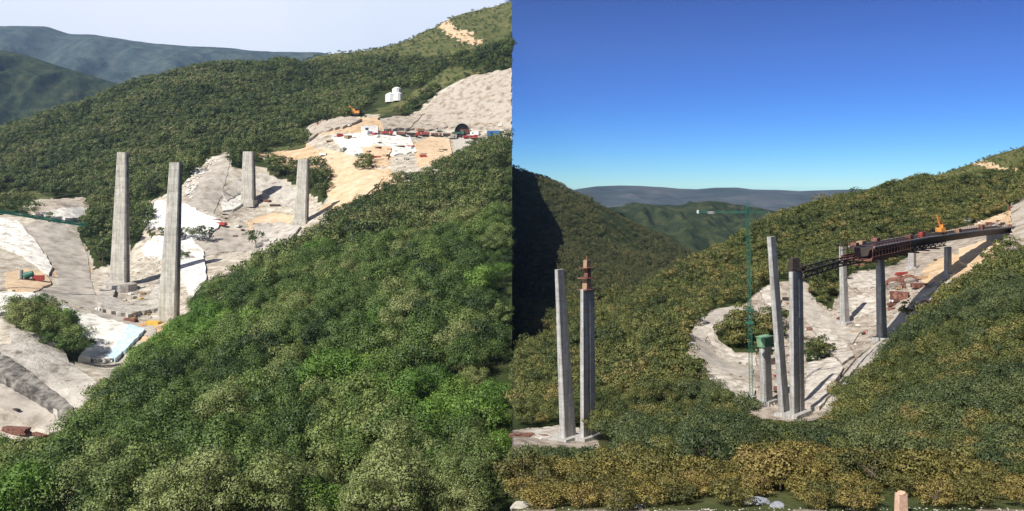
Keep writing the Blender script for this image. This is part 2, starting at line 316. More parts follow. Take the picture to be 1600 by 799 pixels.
def terrain(name, side, t0, t1, nx, ny, y1):
    ap = 60.0; s = np.linspace(math.log(-25+ap), math.log(y1+ap), ny); yy = np.exp(s)-ap; tt = np.linspace(t0, t1, nx)
    Y, T = np.meshgrid(yy, tt, indexing='ij'); X = T*(Y+ap); Z = H(X, Y, side)
    site = site_mask(X, Y, Z, side); u, v = proj(X, Y, Z); w = 25 if side == 'L' else 8; u = u+26*fbm(X/w, Y/w, 4, 81); v = v+14*fbm(X/w, Y/w, 4, 82)
    ns = max(1, int(0)); zone = np.zeros(X.shape+(4,), np.float32); zone[...,3] = 1
    zone[...,0] = site
    if side == 'L':
        for p in SAND_L: zone[...,1] = np.maximum(zone[...,1], inpoly(u, v, p))
        for p in GRASS_L: zone[...,2] = np.maximum(zone[...,2], inpoly(u, v, p) & (Y > 500*SL))
        for p in PALE_L: zone[...,0] = np.maximum(zone[...,0], inpoly(u, v, p) & (Y > 600*SL)); zone[...,1] = np.maximum(zone[...,1], inpoly(u, v, p))
        if True: zone[...,0] = zone[...,0]
    else:
        for p in SAND_R: zone[...,1] = np.maximum(zone[...,1], inpoly(u, v, p))
        for p in GRASS_R: zone[...,2] = np.maximum(zone[...,2], inpoly(u, v, p))
        zone[...,2] = np.maximum(zone[...,2], (Y < 75*SR)); pr = inpoly(u, v, PALE_R); zone[...,0] = np.maximum(zone[...,0], pr); zone[...,1] = np.maximum(zone[...,1], pr)
        zone[...,0] = np.maximum(zone[...,0], (v > 797) & (Y < 60))
    # skirt down the outer edges so the land is a closed mass
    V = np.stack([X, Y, Z], -1).reshape(-1, 3); idx = np.arange(ny*nx).reshape(ny, nx)
    f = np.stack([idx[:-1,:-1], idx[:-1,1:], idx[1:,1:], idx[1:,:-1]], -1).reshape(-1, 4)
    edges = [idx[:,0], idx[:,-1][::-1], idx[-1,:], idx[0,:][::-1]]; vs = [V]; fs = [f]; n = len(V); zs = [zone.reshape(-1, 4)]
    for e in edges:
        lo = V[e].copy(); lo[:,2] = -170; vs.append(lo); k = len(e); zs.append(zone.reshape(-1,4)[e])
        fs.append(np.stack([e[:-1], np.arange(n, n+k-1)[:], np.arange(n+1, n+k), e[1:]], -1)); n += k
    V = np.concatenate(vs); f = np.concatenate(fs)
    me = D.meshes.new(name); me.from_pydata(V.tolist(), [], f.tolist()); me.polygons.foreach_set('use_smooth', [True]*len(me.polygons))
    at = me.color_attributes.new('zone', 'FLOAT_COLOR', 'POINT'); at.data.foreach_set('color', np.concatenate(zs).astype(np.float32).ravel())
    me.materials.append(ground_mat(name+'_soil', side)); o = D.objects.new(name, me); COL.objects.link(o); tag(o, kind='structure'); return o
terrain('hillside', 'L', -0.78, 0.0, 330, 720, 3700)
terrain('hillside', 'R', 0.0, 0.78, 400, 700, 1650)
M['valley'] = mat('valley', (.04,.055,.02), .95, [((.025,.04,.015),.35), ((.07,.075,.03),.65)], 0, scale=.004)
g = MB(); g.add([(-9400,-480,-165),(9400,-480,-165),(9400,10780,-165),(-9400,10780,-165)], [(0,1,2,3)])
tag(g.build('ground', M['valley']), kind='structure')

def hillmat(name, stops, s, bump):
    m = mat(name, (.05,.07,.03), .95, [(c, p) for p, c in stops], bump, scale=s, coord='Object', spec=.05); return m
def ridge_hill(name, prof, d, front, back, base, m, rough=.10, nu=260, nk=110, seed=1, wl=500):
    us = np.linspace(prof[0][0], prof[-1][0], nu); pv = np.interp(us, *zip(*prof)); zr = -(pv-VH)/F*d
    k = np.linspace(-1, 1, nk); U, K = np.meshgrid(us, k, indexing='ij')
    Y = np.where(K < 0, d+K*front, d+K*back); X = (U-800)/F*d
    prof_f = np.where(K < 0, 1-np.abs(K)**1.15, 1-np.abs(K)**1.3)
    Z = base+(zr[:,None]-base)*prof_f
    amp = (zr[:,None]-base)*rough*np.clip(np.abs(K)*5, 0.06, 1)*np.clip((1-np.abs(K))*6, 0, 1)
    rid = 1-2*np.abs(fbm(X/wl, Y/(wl*2.2), 5, seed))*2
    Z = Z+amp*(rid-.75)*3.0
    V = np.stack([X, Y, Z], -1).reshape(-1, 3); idx = np.arange(nu*nk).reshape(nu, nk)
    f = np.stack([idx[:-1,:-1], idx[1:,:-1], idx[1:,1:], idx[:-1,1:]], -1).reshape(-1, 4)
    me = D.meshes.new(name); me.from_pydata(V.tolist(), [], f.tolist()); me.polygons.foreach_set('use_smooth', [True]*len(me.polygons)); me.materials.append(m)
    o = D.objects.new(name, me); COL.objects.link(o); tag(o, kind='structure'); return o
hm1 = hillmat('far_slope_hazed', [(.28,(.020,.036,.036)), (.35,(.028,.046,.044)), (.5,(.050,.070,.062)), (.62,(.080,.095,.080))], .009, 22)  # slope greens shifted to blue, some distance haze put into the colour
hm2 = hillmat('wooded_slope', [(.35,(.014,.024,.012)), (.5,(.030,.044,.020)), (.65,(.060,.068,.030))], .02, 14)
hm3 = hillmat('moor_slope_hazed', [(.35,(.038,.055,.062)), (.5,(.058,.075,.085)), (.65,(.095,.100,.108))], .0022, 10)  # moor tones with the blue of distance haze mixed into the colour
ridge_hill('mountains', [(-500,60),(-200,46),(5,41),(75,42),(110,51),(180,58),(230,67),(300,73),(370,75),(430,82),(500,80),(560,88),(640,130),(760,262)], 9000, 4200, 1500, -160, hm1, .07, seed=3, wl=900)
ridge_hill('hills', [(-500,30),(-200,55),(5,78),(40,86),(90,103),(150,120),(190,131),(250,160),(330,215),(420,270)], 4300, 1400, 900, -160, hm2, .10, seed=11, wl=420)
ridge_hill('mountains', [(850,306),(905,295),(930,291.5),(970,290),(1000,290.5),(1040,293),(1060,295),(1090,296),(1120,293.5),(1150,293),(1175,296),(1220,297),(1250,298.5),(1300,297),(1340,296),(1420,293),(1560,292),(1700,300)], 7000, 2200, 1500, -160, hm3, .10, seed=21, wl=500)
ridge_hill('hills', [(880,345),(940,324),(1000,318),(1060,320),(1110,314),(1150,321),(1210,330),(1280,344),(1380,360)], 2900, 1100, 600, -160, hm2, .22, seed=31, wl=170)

# ------------------------------------------------------------------ trees
def crown_mesh(name, m, seed, lobes, quads, q, rx=.42, rz=.30, cz=.62, lr=(.13,.21), flat=.5):
    rg = np.random.default_rng(seed); C = []
    for i in range(lobes):
        for _ in range(30):
            p = rg.normal(size=3); p /= np.linalg.norm(p); r = rg.uniform(.45, 1)**.5
            c = np.array([p[0]*rx*r, p[1]*rx*r, cz+p[2]*rz*r])
            if c[2] > cz-rz*.75: break
        C.append((c, rg.uniform(*lr)*(1.15 if c[2] > cz else .95)))
    per = quads//lobes; vs = []; fs = []; ns = []
    for c, r in C:
        n = rg.normal(size=(per, 3)); n /= np.linalg.norm(n, axis=1)[:,None]; n[:,2] = np.where(rg.random(per) < .75, np.abs(n[:,2]), n[:,2])
        rad = r*rg.uniform(.72, 1.08, per)*(1+.18*np.sin(n[:,0]*9+seed)*np.cos(n[:,1]*8))
        p = c+n*rad[:,None]*np.array([1, 1, .85])
        nn = n+rg.normal(size=(per, 3))*flat; nn /= np.linalg.norm(nn, axis=1)[:,None]
        t = np.cross(nn, rg.normal(size=(per, 3))); t /= np.linalg.norm(t, axis=1)[:,None]; b = np.cross(nn, t)
        s = q*rg.uniform(.6, 1.35, per)
        for i in range(per):
            k = len(vs); a = s[i]
            vs += [p[i]-t[i]*a, p[i]-b[i]*a*.7+nn[i]*a*.15, p[i]+t[i]*a*1.1, p[i]+b[i]*a*.7-nn[i]*a*.15]; fs.append((k, k+1, k+2, k+3)); q_ = n[i]*.8+nn[i]*.35+np.array([0,0,.15]); ns += [tuple(q_/np.linalg.norm(q_))]*4
    me = D.meshes.new(name); me.from_pydata([tuple(x) for x in vs], [], fs); me.materials.append(m)
    me.polygons.foreach_set('use_smooth', [True]*len(me.polygons)); me.normals_split_custom_set_from_vertices(ns); return me, C
def trunk_mesh(name, lobes, seed):
    rg = random.Random(seed); b = MB(); b.tube((0,0,-.05), (.01,.0,.22), .030, .022, 7); b.tube((.01,0,.22), (.0,.02,.5), .022, .012, 6)
    for c, r in lobes[:7]:
        z0 = rg.uniform(.2, .42); b.tube((.005,.005,z0), tuple(c*np.array([.8,.8,1])), .012, .004, 5)
    me = D.meshes.new(name); me.from_pydata(b.v, [], b.f); me.materials.append(M['bark']); return me
SPEC = {}
def species(key, matkey, n, lobes, quads, q, **k):
    SPEC[key] = []
    for i in range(n):
        me, C = crown_mesh('crown', M[matkey], hash(key) % 97 + i*13 if False else sum(map(ord, key))+i*13, lobes, quads, q, **k)
        SPEC[key].append((me, trunk_mesh('trunk', C, i)))
species('green', 'leaf_green', 4, 17, 4200, .0175, lr=(.13,.25), flat=.4)
species('vivid', 'leaf_vivid', 2, 16, 3800, .0185, lr=(.13,.25), flat=.4)
species('pale', 'leaf_pale', 3, 22, 7500, .0120, lr=(.10,.20), flat=.5)
species('hill', 'leaf_hill', 5, 9, 620, .040, lr=(.15,.27), flat=.45)
species('olive', 'leaf_olive', 4, 16, 2600, .021, lr=(.13,.24), flat=.45)
species('deep', 'leaf_deep', 3, 16, 2600, .021, lr=(.13,.24), flat=.45)
species('dim', 'leaf_dim', 3, 12, 420, .050, flat=.6)
species('scrub', 'leaf_scrub', 4, 26, 2600, .024, rx=.5, rz=.28, cz=.45, lr=(.12,.22), flat=.9)
species('rust', 'leaf_rust', 1, 22, 1800, .024, rx=.45, rz=.33, cz=.52, flat=.9)
PROTO = {}          # crowns of standing trees, shared with the forest objects
def tree(name, key, loc, h, label, cat='tree', group=None, wid=1.0):
    i = random.randrange(len(SPEC[key])); cr, tk = SPEC[key][i]
    o = empty(name, loc, random.uniform(0, 6.28)); o.scale = (h*wid, h*wid, h)
    c = D.objects.new('crown', cr); COL.objects.link(c); c.parent = o
    t = D.objects.new('trunk' if cat == 'tree' else 'stem', tk); COL.objects.link(t); t.parent = o
    tag(o, label, cat, group); PROTO.setdefault(key, {}).setdefault(i, c); return o

def scatter(side, y0, y1, tmax, sp_fn, seed):
    """jittered cells over the land, cell size follows sp_fn(y)"""
    rg = np.random.default_rng(seed); out = []; y = y0
    while y < y1:
        s = sp_fn(y); x0, x1 = (-(tmax)*y-10, 0) if side == 'L' else (0, tmax*y+10)
        xs = np.arange(x0, x1, s); n = len(xs); out.append(np.stack([xs+rg.uniform(-.42, .42, n)*s+(int(y/s) % 2)*s*.5, y+rg.uniform(-.42, .42, n)*s], -1)); y += s*.9
    P = np.concatenate(out); x, y = P[:,0], P[:,1]; z = H(x, y, side); return x, y, z
def in_frame(x, y, z, m=60):
    u, v = proj(x, y, z); return (u > -m) & (u < 1600+m) & (v > -m) & (v < 860)
def forest(name, label, x, y, z, hgt, keys_idx, keys):
    """one object that stands for the uncountable rest of a wood: crowns instanced on the ground points"""
    protos = []
    kid = np.zeros(len(x), np.int32)
    for j, k in enumerate(keys):
        items = list(PROTO[k].values()); sel = keys_idx == j; kid[sel] = len(protos)+RNG.integers(0, len(items), sel.sum()); protos += items
    me = D.meshes.new(name); me.from_pydata(np.stack([x, y, z], -1).tolist(), [], [])
    for nm, arr, ty in (('hgt', hgt, 'FLOAT'), ('rot', RNG.uniform(0, 6.28, len(x)), 'FLOAT'), ('kid', kid, 'INT')):
        a = me.attributes.new(nm, ty, 'POINT'); a.data.foreach_set('value', arr.astype(np.int32 if ty == 'INT' else np.float32))
    o = D.objects.new(name, me); COL.objects.link(o); tag(o, label, 'forest', kind='stuff')
    ng = D.node_groups.new(name, 'GeometryNodeTree'); ng.interface.new_socket('Geometry', in_out='INPUT', socket_type='NodeSocketGeometry'); ng.interface.new_socket('Geometry', in_out='OUTPUT', socket_type='NodeSocketGeometry')
    N = ng.nodes; L = ng.links; gi = N.new('NodeGroupInput'); go = N.new('NodeGroupOutput')
    ip = N.new('GeometryNodeInstanceOnPoints'); parts = []
    for p in protos:
        oi = N.new('GeometryNodeObjectInfo'); oi.transform_space = 'ORIGINAL'; oi.inputs['Object'].default_value = p; oi.inputs['As Instance'].default_value = True
        parts.append(oi)
    gti = N.new('GeometryNodeGeometryToInstance')   # keeps the join order explicit
    jn = N.new('GeometryNodeJoinGeometry')
    for oi in reversed(parts): L.new(oi.outputs['Geometry'], jn.inputs[0])
    L.new(jn.outputs[0], ip.inputs['Instance']); N.remove(gti)
    def attr(nm, ty):
        a = N.new('GeometryNodeInputNamedAttribute'); a.data_type = ty; a.inputs['Name'].default_value = nm; return a.outputs['Attribute']
    ip.inputs['Pick Instance'].default_value = True; L.new(attr('kid', 'INT'), ip.inputs['Instance Index'])
    cb = N.new('ShaderNodeCombineXYZ'); L.new(attr('rot', 'FLOAT'), cb.inputs[2]); er = N.new('FunctionNodeEulerToRotation'); L.new(cb.outputs[0], er.inputs[0]); L.new(er.outputs[0], ip.inputs['Rotation'])
    sc = N.new('ShaderNodeCombineXYZ'); h = attr('hgt', 'FLOAT')
    for k in range(3): L.new(h, sc.inputs[k])
    L.new(sc.outputs[0], ip.inputs['Scale']); L.new(gi.outputs[0], ip.inputs['Points']); L.new(ip.outputs[0], go.inputs[0])
    md = o.modifiers.new('crowns', 'NODES'); md.node_group = ng; return o

SIL_L = [(-300,690),(0,688),(100,693),(112,668),(150,612),(165,600),(272,505),(322,450),(430,385),(520,332),(620,295),(700,254),(760,226),(800,216)]
SIL_R = [(800,704),(970,704),(1010,620),(1070,575),(1180,662),(1290,668),(1330,606),(1385,545),(1480,445),(1600,388),(1800,380)]
def fit(x, y, z, hg, side):
    """trees in front of the clearing stay below the tree line of the near wood"""
    u, v = proj(x, y, z); sil = np.interp(u, *zip(*(SIL_L if side == 'L' else SIL_R))); sc = SL if side == 'L' else SR
    dm = np.interp(u, *zip(*(DSIL_L if side == 'L' else DSIL_R)))*sc
    if side == 'R': dm = np.where(u < 975, 225*sc, np.where(u < 1070, 0, dm))
    hmax = (v-sil+RNG.uniform(-4, 7, len(x)))/F*y; fr = (y < dm+4*sc)
    new = np.where(fr, np.minimum(hg, hmax/.93), hg); return new, new > np.where(fr, 2.2*sc, 0)
# lone trees whose crowns the distant woods share
lone = [('hill', 572, 268, 5.5, 'small dark round tree alone on the sandy bank left of the pale sapling'),
        ('hill', 497, 300, 9, 'dark bushy tree right behind the shortest slim pier in the sand'),
        ('hill', 430, 278, 8, 'dense dark tree on the green bank between the two far piers'),
        ('hill', 400, 388, 8, 'dark spiky tree on the grey gravel below the far piers'),
        ('hill', 620, 296, 9, 'thin tree at the upper edge of the near forest below the sand heaps'),
        ('hill', 160, 415, 12, 'tall dark tree standing left of the tallest pier')]
for key, u, v, h, lb in lone:
    p = G(u, v); tree('broadleaf_tree', key, p, h*SL/1.0, lb)

species('olivefar', 'leaf_olive', 4, 10, 600, .040, lr=(.14,.26), flat=.45)
LONE2 = [('olivefar', 1290, 462, 6, 'dark round tree in the gap between the two pairs of grey piers'),
         ('olivefar', 1150, 530, 6, 'bushy tree on the green island inside the curved road'),
         ('dim', 1185, 520, 5.5, 'dark shrubby tree at the right end of the green island by the short pier'),
         ('dim', 1280, 560, 4, 'low dark tree beside the foot of the paired slender piers'),
         ('olivefar', 1570, 335, 5, 'grey green tree at the right end of the cleared bank above the abutment')]
for key, u, v, h, lb in LONE2:
    p = G(u, v); tree('broadleaf_tree', key, p, h*SR*1.1, lb)

# left wood
x, y, z = scatter('L', 142, 900, .60, lambda d: 10.4 if d < 480 else 9.8, 1)
ok = ~site_mask(x, y, z, 'L') & in_frame(x, y, z, 90) & (x < -3.2)
x, y, z = x[ok], y[ok], z[ok]; u, v = proj(x, y, z)
hg = 9.5+10.5*RNG.random(len(x))**1.3; hg = np.minimum(hg, np.maximum(8.0, -x/.42)); 
pale_p = np.where(y < 205+22*fbm(x/40, y*0, 3, 55), .92, .05)*np.clip((u-60)/200, .12, 1); r = RNG.random(len(x))
viv = (fbm(x/60, y/60, 3, 40)+.25*(u > 600)*(y < 300) > .14)
kk = np.where(r < pale_p, 2, np.where(viv, 1, 0)); hg = np.where(kk == 2, hg*1.05, hg); hg = np.where(y > 600, hg*.8, hg)
hg, keep = fit(x, y, z, hg, 'L'); x, y, z, u, v, hg, kk = [q[keep] for q in (x, y, z, u, v, hg, kk)]
fr = in_frame(x, y, z, 30) & (v-hg/y*F < 799) & (u > 0); order = np.argsort(np.where(fr, y, 1e9))[:150]; near = np.zeros(len(x), bool); near[order] = True
LAB = {2: ('pale', 'feathery pale green tree along the bottom edge of the left view', 'pale trees at the front of the left wood'),
       1: ('vivid', 'bright fresh green tree low in the left wood, just behind the pale ones', 'bright green trees low in the left wood'),
       0: ('green', 'dark green round crowned tree low in the wood of the left view', 'dark green trees low in the left wood')}
for i in order:
    k, lb, gr = LAB[int(kk[i])]; tree('broadleaf_tree', k, (x[i], y[i], z[i]-.3), hg[i], lb, 'tree', gr, random.uniform(.9, 1.12))
m = ~near
k2 = np.where(y > 560, 3, kk)
x2, y2, z2 = scatter('L', 900, 2080, .60, lambda d: 10.5, 2)
u2, v2 = proj(x2, y2, z2); op = np.zeros(len(x2), bool)
for pz in GRASS_L: op |= inpoly(u2, v2, pz)
for pz in PALE_L: op |= inpoly(u2, v2, pz)
ok = ~site_mask(x2, y2, z2, 'L') & in_frame(x2, y2, z2, 60) & (x2 < -2.5) & (~op | (RNG.random(len(x2)) < .42)) & ~inpoly(u2, v2-6, BARE_L)
x2, y2, z2, u2, v2, op = x2[ok], y2[ok], z2[ok], u2[ok], v2[ok], op[ok]
h2 = (8+12*RNG.random(len(x2))**1.5)*np.where(op, .38, 1)
forest('woodland', 'dense green deciduous wood covering the slopes of the left view', np.concatenate([x[m], x2]), np.concatenate([y[m], y2]), np.concatenate([z[m], z2])-.5,
       np.concatenate([hg[m], h2]), np.concatenate([k2[m], np.full(len(x2), 3)]), ['green', 'vivid', 'pale', 'hill'])

# right wood
x, y, z = scatter('R', 60, 260, .60, lambda d: 3.1 if d < 140 else 3.3, 5)
x2, y2, z2 = scatter('R', 260, 600, .60, lambda d: 3.7, 6)
x = np.concatenate([x, x2]); y = np.concatenate([y, y2]); z = np.concatenate([z, z2])
ok = ~site_mask(x, y, z, 'R') & in_frame(x, y, z, 60) & (x > .6)
x, y, z = x[ok], y[ok], z[ok]; u, v = proj(x, y, z)
hg = 2.9+3.4*RNG.random(len(x))**1.5; hg = np.where(RNG.random(len(x)) < .06, hg*1.25, hg); hg = np.where(y > 400, hg*1.15, hg)
hg = np.minimum(hg, 3.3+np.maximum(y-62, 0)*.03); hg, keep = fit(x, y, z, hg, 'R'); x, y, z, u, v, hg = [q[keep] for q in (x, y, z, u, v, hg)]
u, v = proj(x, y, z); moor = inpoly(u, v, MOOR_R) & (y > 400); hg = np.where(moor, hg*.30, hg); k9 = ~moor | (RNG.random(len(x)) < .55); x, y, z, u, v, hg = [q[k9] for q in (x, y, z, u, v, hg)]
deep = (fbm(x/22, y/22, 3, 60) > .05) & (y < 260) | ((y < 120) & (RNG.random(len(x)) < .45))
kk = np.where(deep, 1, 0)
fr = in_frame(x, y, z, 10) & (u > 800) & (v-hg/y*F < 760); order = np.argsort(np.where(fr, y, 1e9))[:135]; near = np.zeros(len(x), bool); near[order] = True
LABR = {1: ('deep', 'grey green oak just beyond the yellow scrub of the right view', 'grey green oaks beyond the scrub in the right view'),
        0: ('olive', 'olive oak with dull yellow tips just beyond the yellow scrub, right view', 'olive oaks beyond the scrub in the right view')}
for i in order:
    k, lb, gr = LABR[int(kk[i])]; tree('oak_tree', k, (x[i], y[i], z[i]-.15), hg[i], lb, 'tree', gr, random.uniform(.9, 1.1))
m = ~near; k2 = np.where(y > 200, 2, kk)
x3, y3, z3 = scatter('R', 600, 1180, .40, lambda d: 6.0, 8)
u3, v3 = proj(x3, y3, z3); bare = fbm(x3/60, y3/120, 3, 77) > .03
ok = in_frame(x3, y3, z3, 40) & (x3 > 1) & ~(bare & (v3 < 400) & (RNG.random(len(x3)) < .8))
x3, y3, z3 = x3[ok], y3[ok], z3[ok]
forest('woodland', 'olive oak wood covering the valley sides of the right view', np.concatenate([x[m], x3]), np.concatenate([y[m], y3]), np.concatenate([z[m], z3])-.2,
       np.concatenate([hg[m], RNG.uniform(3.5, 6.5, len(x3))]), np.concatenate([k2[m], np.full(len(x3), 3)]), ['olive', 'deep', 'olivefar', 'dim'])

# foreground scrub of the right view
x, y, z = scatter('R', 28.5, 56, .62, lambda d: 1.5, 12)
u, v = proj(x, y, z); ok = (x > .35) & (u < 1640) & (u > 800) & ~((v > 799+8*fbm(x/3, y/3, 2, 5))) ; x, y, z, u, v = x[ok], y[ok], z[ok], u[ok], v[ok]
hg = RNG.uniform(1.0, 2.1, len(x))*np.where(RNG.random(len(x)) < .3, .6, 1); hg = np.where(v > 770, np.minimum(hg, 1.1), hg); hg = np.where((y > 38) & (u > 960) & (u < 1170), hg*.5, hg)
far_b = (np.hypot(u-1182, (v-798)*1.6) > 34) & (np.hypot(u-1408, (v-798)*1.6) > 22); x, y, z, u, v, hg = [q[far_b] for q in (x, y, z, u, v, hg)]; fr = (v-hg/y*F*.9 < 799); order = np.argsort(np.where(fr, y, 1e9))[:290]; near = np.zeros(len(x), bool); near[order] = True
for i in order:
    if .5 < math.hypot(u[i]-1310, (v[i]-740)) < 26 and y[i] > 45: continue
    rst = RNG.random() < .02
    tree('heather_shrub', 'rust' if rst else 'scrub', (x[i], y[i], z[i]-.1), hg[i], 'rusty brown heather bush in the near scrub of the right view' if rst else 'yellowish heather bush in the near scrub of the right view', 'bush',
         'rusty bushes in the near scrub' if rst else 'yellowish bushes in the near scrub', random.uniform(1.0, 1.35))
m = ~near
if m.sum(): 
    f_ = forest('scrubland', 'yellowish heather scrub on the crest behind the nearest bushes', x[m], y[m], z[m]-.1, hg[m]*1.1, np.zeros(m.sum(), int), ['scrub'])
p = G(1310, 722, 40/SR)
tree('rust_shrub', 'rust', p, 2.6, 'tall pinkish brown bush rising above the yellow scrub', 'bush')
print('near scrub', len(hg), 'left', len(x2))

# the air
hz = MB(); hz.box((0, 5150, 755), (19000, 11300, 1850)); 
hm = D.materials.new('haze'); hm.use_nodes = True; hn = hm.node_tree; hn.nodes.remove(hn.nodes['Principled BSDF'])
pv = hn.nodes.new('ShaderNodeVolumePrincipled'); pv.inputs['Color'].default_value = (.42, .64, 1, 1); pv.inputs['Density'].default_value = HAZE; pv.inputs['Anisotropy'].default_value = .2
hn.links.new(pv.outputs[0], hn.nodes['Material Output'].inputs['Volume'])
if HAZE: tag(hz.build('haze', hm), 'thin blue haze filling the valley', 'haze', kind='stuff')

# ------------------------------------------------------------------ built things
def px(p, n): return n/F*p.y
M['shotcrete'] = mat('shotcrete', (.7,.69,.66), .9, [((.36,.335,.29),.35), ((.60,.58,.53),.45), ((.74,.73,.68),.60)], 1.2, scale=.16)
M['shotcrete_r'] = mat('shotcrete_pale', (.7,.69,.66), .9, [((.22,.19,.155),.34), ((.38,.345,.30),.46), ((.54,.505,.45),.62)], .6, scale=.45)
M['darkrock'] = mat('dark_rock', (.15,.14,.13), .9, [((.06,.056,.05),.36), ((.15,.14,.125),.48), ((.30,.28,.25),.62)], 2.0, scale=.2)  # darker stone tone for the foot of the cut bank
M['slab'] = mat('white_slab', (.7,.7,.68), .85, [((.44,.42,.38),.30), ((.66,.65,.62),.40), ((.76,.75,.73),.6)], .5, scale=.2)
M['cutface'] = mat('cut_face', (.5,.47,.42), .95, [((.13,.12,.10),.33), ((.36,.33,.29),.43), ((.50,.47,.42),.62)], 3.0, scale=.09)
M['rockface'] = mat('rock_face', (.45,.38,.32), .95, [((.18,.14,.10),.34), ((.32,.275,.22),.45), ((.40,.355,.30),.55), ((.36,.335,.30),.7)], 1.4, scale=.13)
M['road'] = mat('dirt_road', (.36,.33,.29), .95, [((.22,.195,.165),.34), ((.33,.30,.26),.47), ((.43,.395,.345),.62)], .2, scale=.12)
M['road_r'] = mat('dirt_road_pale', (.36,.33,.29), .95, [((.24,.22,.19),.3), ((.35,.32,.28),.5), ((.47,.43,.37),.72)], .12, scale=.4)
M['sandy'] = mat('sand', (.5,.38,.25), .95, [((.40,.28,.17),.3), ((.54,.40,.26),.5), ((.62,.50,.36),.72)], .3, scale=.12)
M['concrete'] = mat('concrete', (.42,.41,.38), .8, [((.36,.34,.29),.3), ((.48,.46,.40),.5), ((.57,.55,.49),.72)], .05, scale=.35)
M['concrete_r'] = mat('concrete_grey', (.40,.39,.37), .8, [((.28,.27,.26),.3), ((.38,.375,.36),.5), ((.46,.455,.44),.72)], .02, scale=1.0)
def weather(m, lift, stain):
    """pour joints every lift and rain stains running down"""
    n = m.node_tree; b = n.nodes['Principled BSDF']; src = b.inputs['Base Color'].links[0].from_socket
    tc = n.nodes.new('ShaderNodeTexCoord'); sx = n.nodes.new('ShaderNodeSeparateXYZ'); n.links.new(tc.outputs['Object'], sx.inputs[0])
    d = n.nodes.new('ShaderNodeMath'); d.operation = 'DIVIDE'; n.links.new(sx.outputs[2], d.inputs[0]); d.inputs[1].default_value = lift
    fr = n.nodes.new('ShaderNodeMath'); fr.operation = 'FRACT'; n.links.new(d.outputs[0], fr.inputs[0])
    lt = n.nodes.new('ShaderNodeMath'); lt.operation = 'LESS_THAN'; n.links.new(fr.outputs[0], lt.inputs[0]); lt.inputs[1].default_value = .07
    fl = n.nodes.new('ShaderNodeMath'); fl.operation = 'FLOOR'; n.links.new(d.outputs[0], fl.inputs[0]); wn = n.nodes.new('ShaderNodeTexWhiteNoise'); wn.noise_dimensions = '1D'; n.links.new(fl.outputs[0], wn.inputs['W'])
    mp = n.nodes.new('ShaderNodeMapping'); n.links.new(tc.outputs['Object'], mp.inputs[0]); mp.inputs['Scale'].default_value = (1.6/lift, 1.6/lift, .09/lift)
    t = n.nodes.new('ShaderNodeTexNoise'); t.inputs['Scale'].default_value = 3; t.inputs['Detail'].default_value = 6; n.links.new(mp.outputs[0], t.inputs[0])
    r = n.nodes.new('ShaderNodeMapRange'); r.inputs[1].default_value = .38; r.inputs[2].default_value = .6; r.inputs[3].default_value = stain; r.inputs[4].default_value = 1.05; n.links.new(t.outputs['Fac'], r.inputs[0])
    a = n.nodes.new('ShaderNodeMath'); a.operation = 'MULTIPLY_ADD'; n.links.new(wn.outputs['Value'], a.inputs[0]); a.inputs[1].default_value = .16; a.inputs[2].default_value = .9
    j = n.nodes.new('ShaderNodeMath'); j.operation = 'MULTIPLY_ADD'; n.links.new(lt.outputs[0], j.inputs[0]); j.inputs[1].default_value = -.16; n.links.new(a.outputs[0], j.inputs[2])
    k = n.nodes.new('ShaderNodeMath'); k.operation = 'MULTIPLY'; n.links.new(j.outputs[0], k.inputs[0]); n.links.new(r.outputs[0], k.inputs[1])
    cv = n.nodes.new('ShaderNodeCombineColor'); [n.links.new(k.outputs[0], cv.inputs[q]) for q in range(3)]
    mx = n.nodes.new('ShaderNodeMix'); mx.data_type = 'RGBA'; mx.blend_type = 'MULTIPLY'; mx.inputs[0].default_value = 1
    n.links.new(src, mx.inputs[6]); n.links.new(cv.outputs[0], mx.inputs[7]); n.links.new(mx.outputs[2], b.inputs['Base Color'])
weather(M['concrete'], 4.6, .74); weather(M['concrete_r'], 2.2, .70)
M['joint'] = mat('joint', (.20,.19,.175), .9)
M['dark'] = mat('opening_shade', (.012,.012,.013), .9)  # near-black colour put in for the shade inside openings
M['steel_dark'] = mat('dark_steel', (.05,.042,.042), .6, [((.03,.027,.028),.35), ((.085,.06,.052),.65)], 0, scale=1.5, metal=.2)
M['rust'] = mat('rusty_steel', (.18,.075,.05), .8, [((.06,.03,.026),.35), ((.17,.07,.05),.5), ((.26,.15,.11),.65)], 0, scale=1.2)
M['wood'] = mat('formwork_timber', (.38,.25,.15), .85, [((.24,.15,.09),.3), ((.44,.30,.19),.7)], 0, scale=2)
M['red'] = mat('red_paint', (.38,.05,.04), .5, [((.22,.05,.04),.35), ((.42,.06,.05),.6)], 0, scale=.8)
M['orange'] = mat('orange_paint', (.62,.25,.05), .5, [((.42,.18,.05),.35), ((.66,.28,.06),.6)], 0, scale=.8)
M['yellow'] = mat('yellow_paint', (.66,.42,.07), .5, [((.45,.30,.07),.35), ((.68,.44,.08),.6)], 0, scale=.8)
M['green'] = mat('green_paint', (.03,.15,.11), .5, [((.025,.09,.07),.35), ((.035,.17,.125),.6)], 0, scale=.8)
M['jibgreen'] = mat('bright_green_paint', (.06,.32,.20), .5)
M['palegreen'] = mat('pale_green_form', (.16,.30,.17), .6, [((.12,.22,.13),.35), ((.19,.34,.20),.6)], 0, scale=1.5)
M['blue'] = mat('blue_paint', (.04,.20,.46), .5, [((.05,.16,.34),.35), ((.05,.22,.50),.6)], 0, scale=.3)
M['tarp'] = mat('blue_tarp', (.35,.58,.72), .5, [((.30,.50,.64),.35), ((.55,.70,.78),.6)], .3, scale=.4)
M['white'] = mat('white_paint', (.75,.75,.73), .6, [((.58,.57,.54),.3), ((.78,.78,.76),.55)], 0, scale=.6)
M['tyre'] = mat('tyre', (.025,.025,.025), .9)
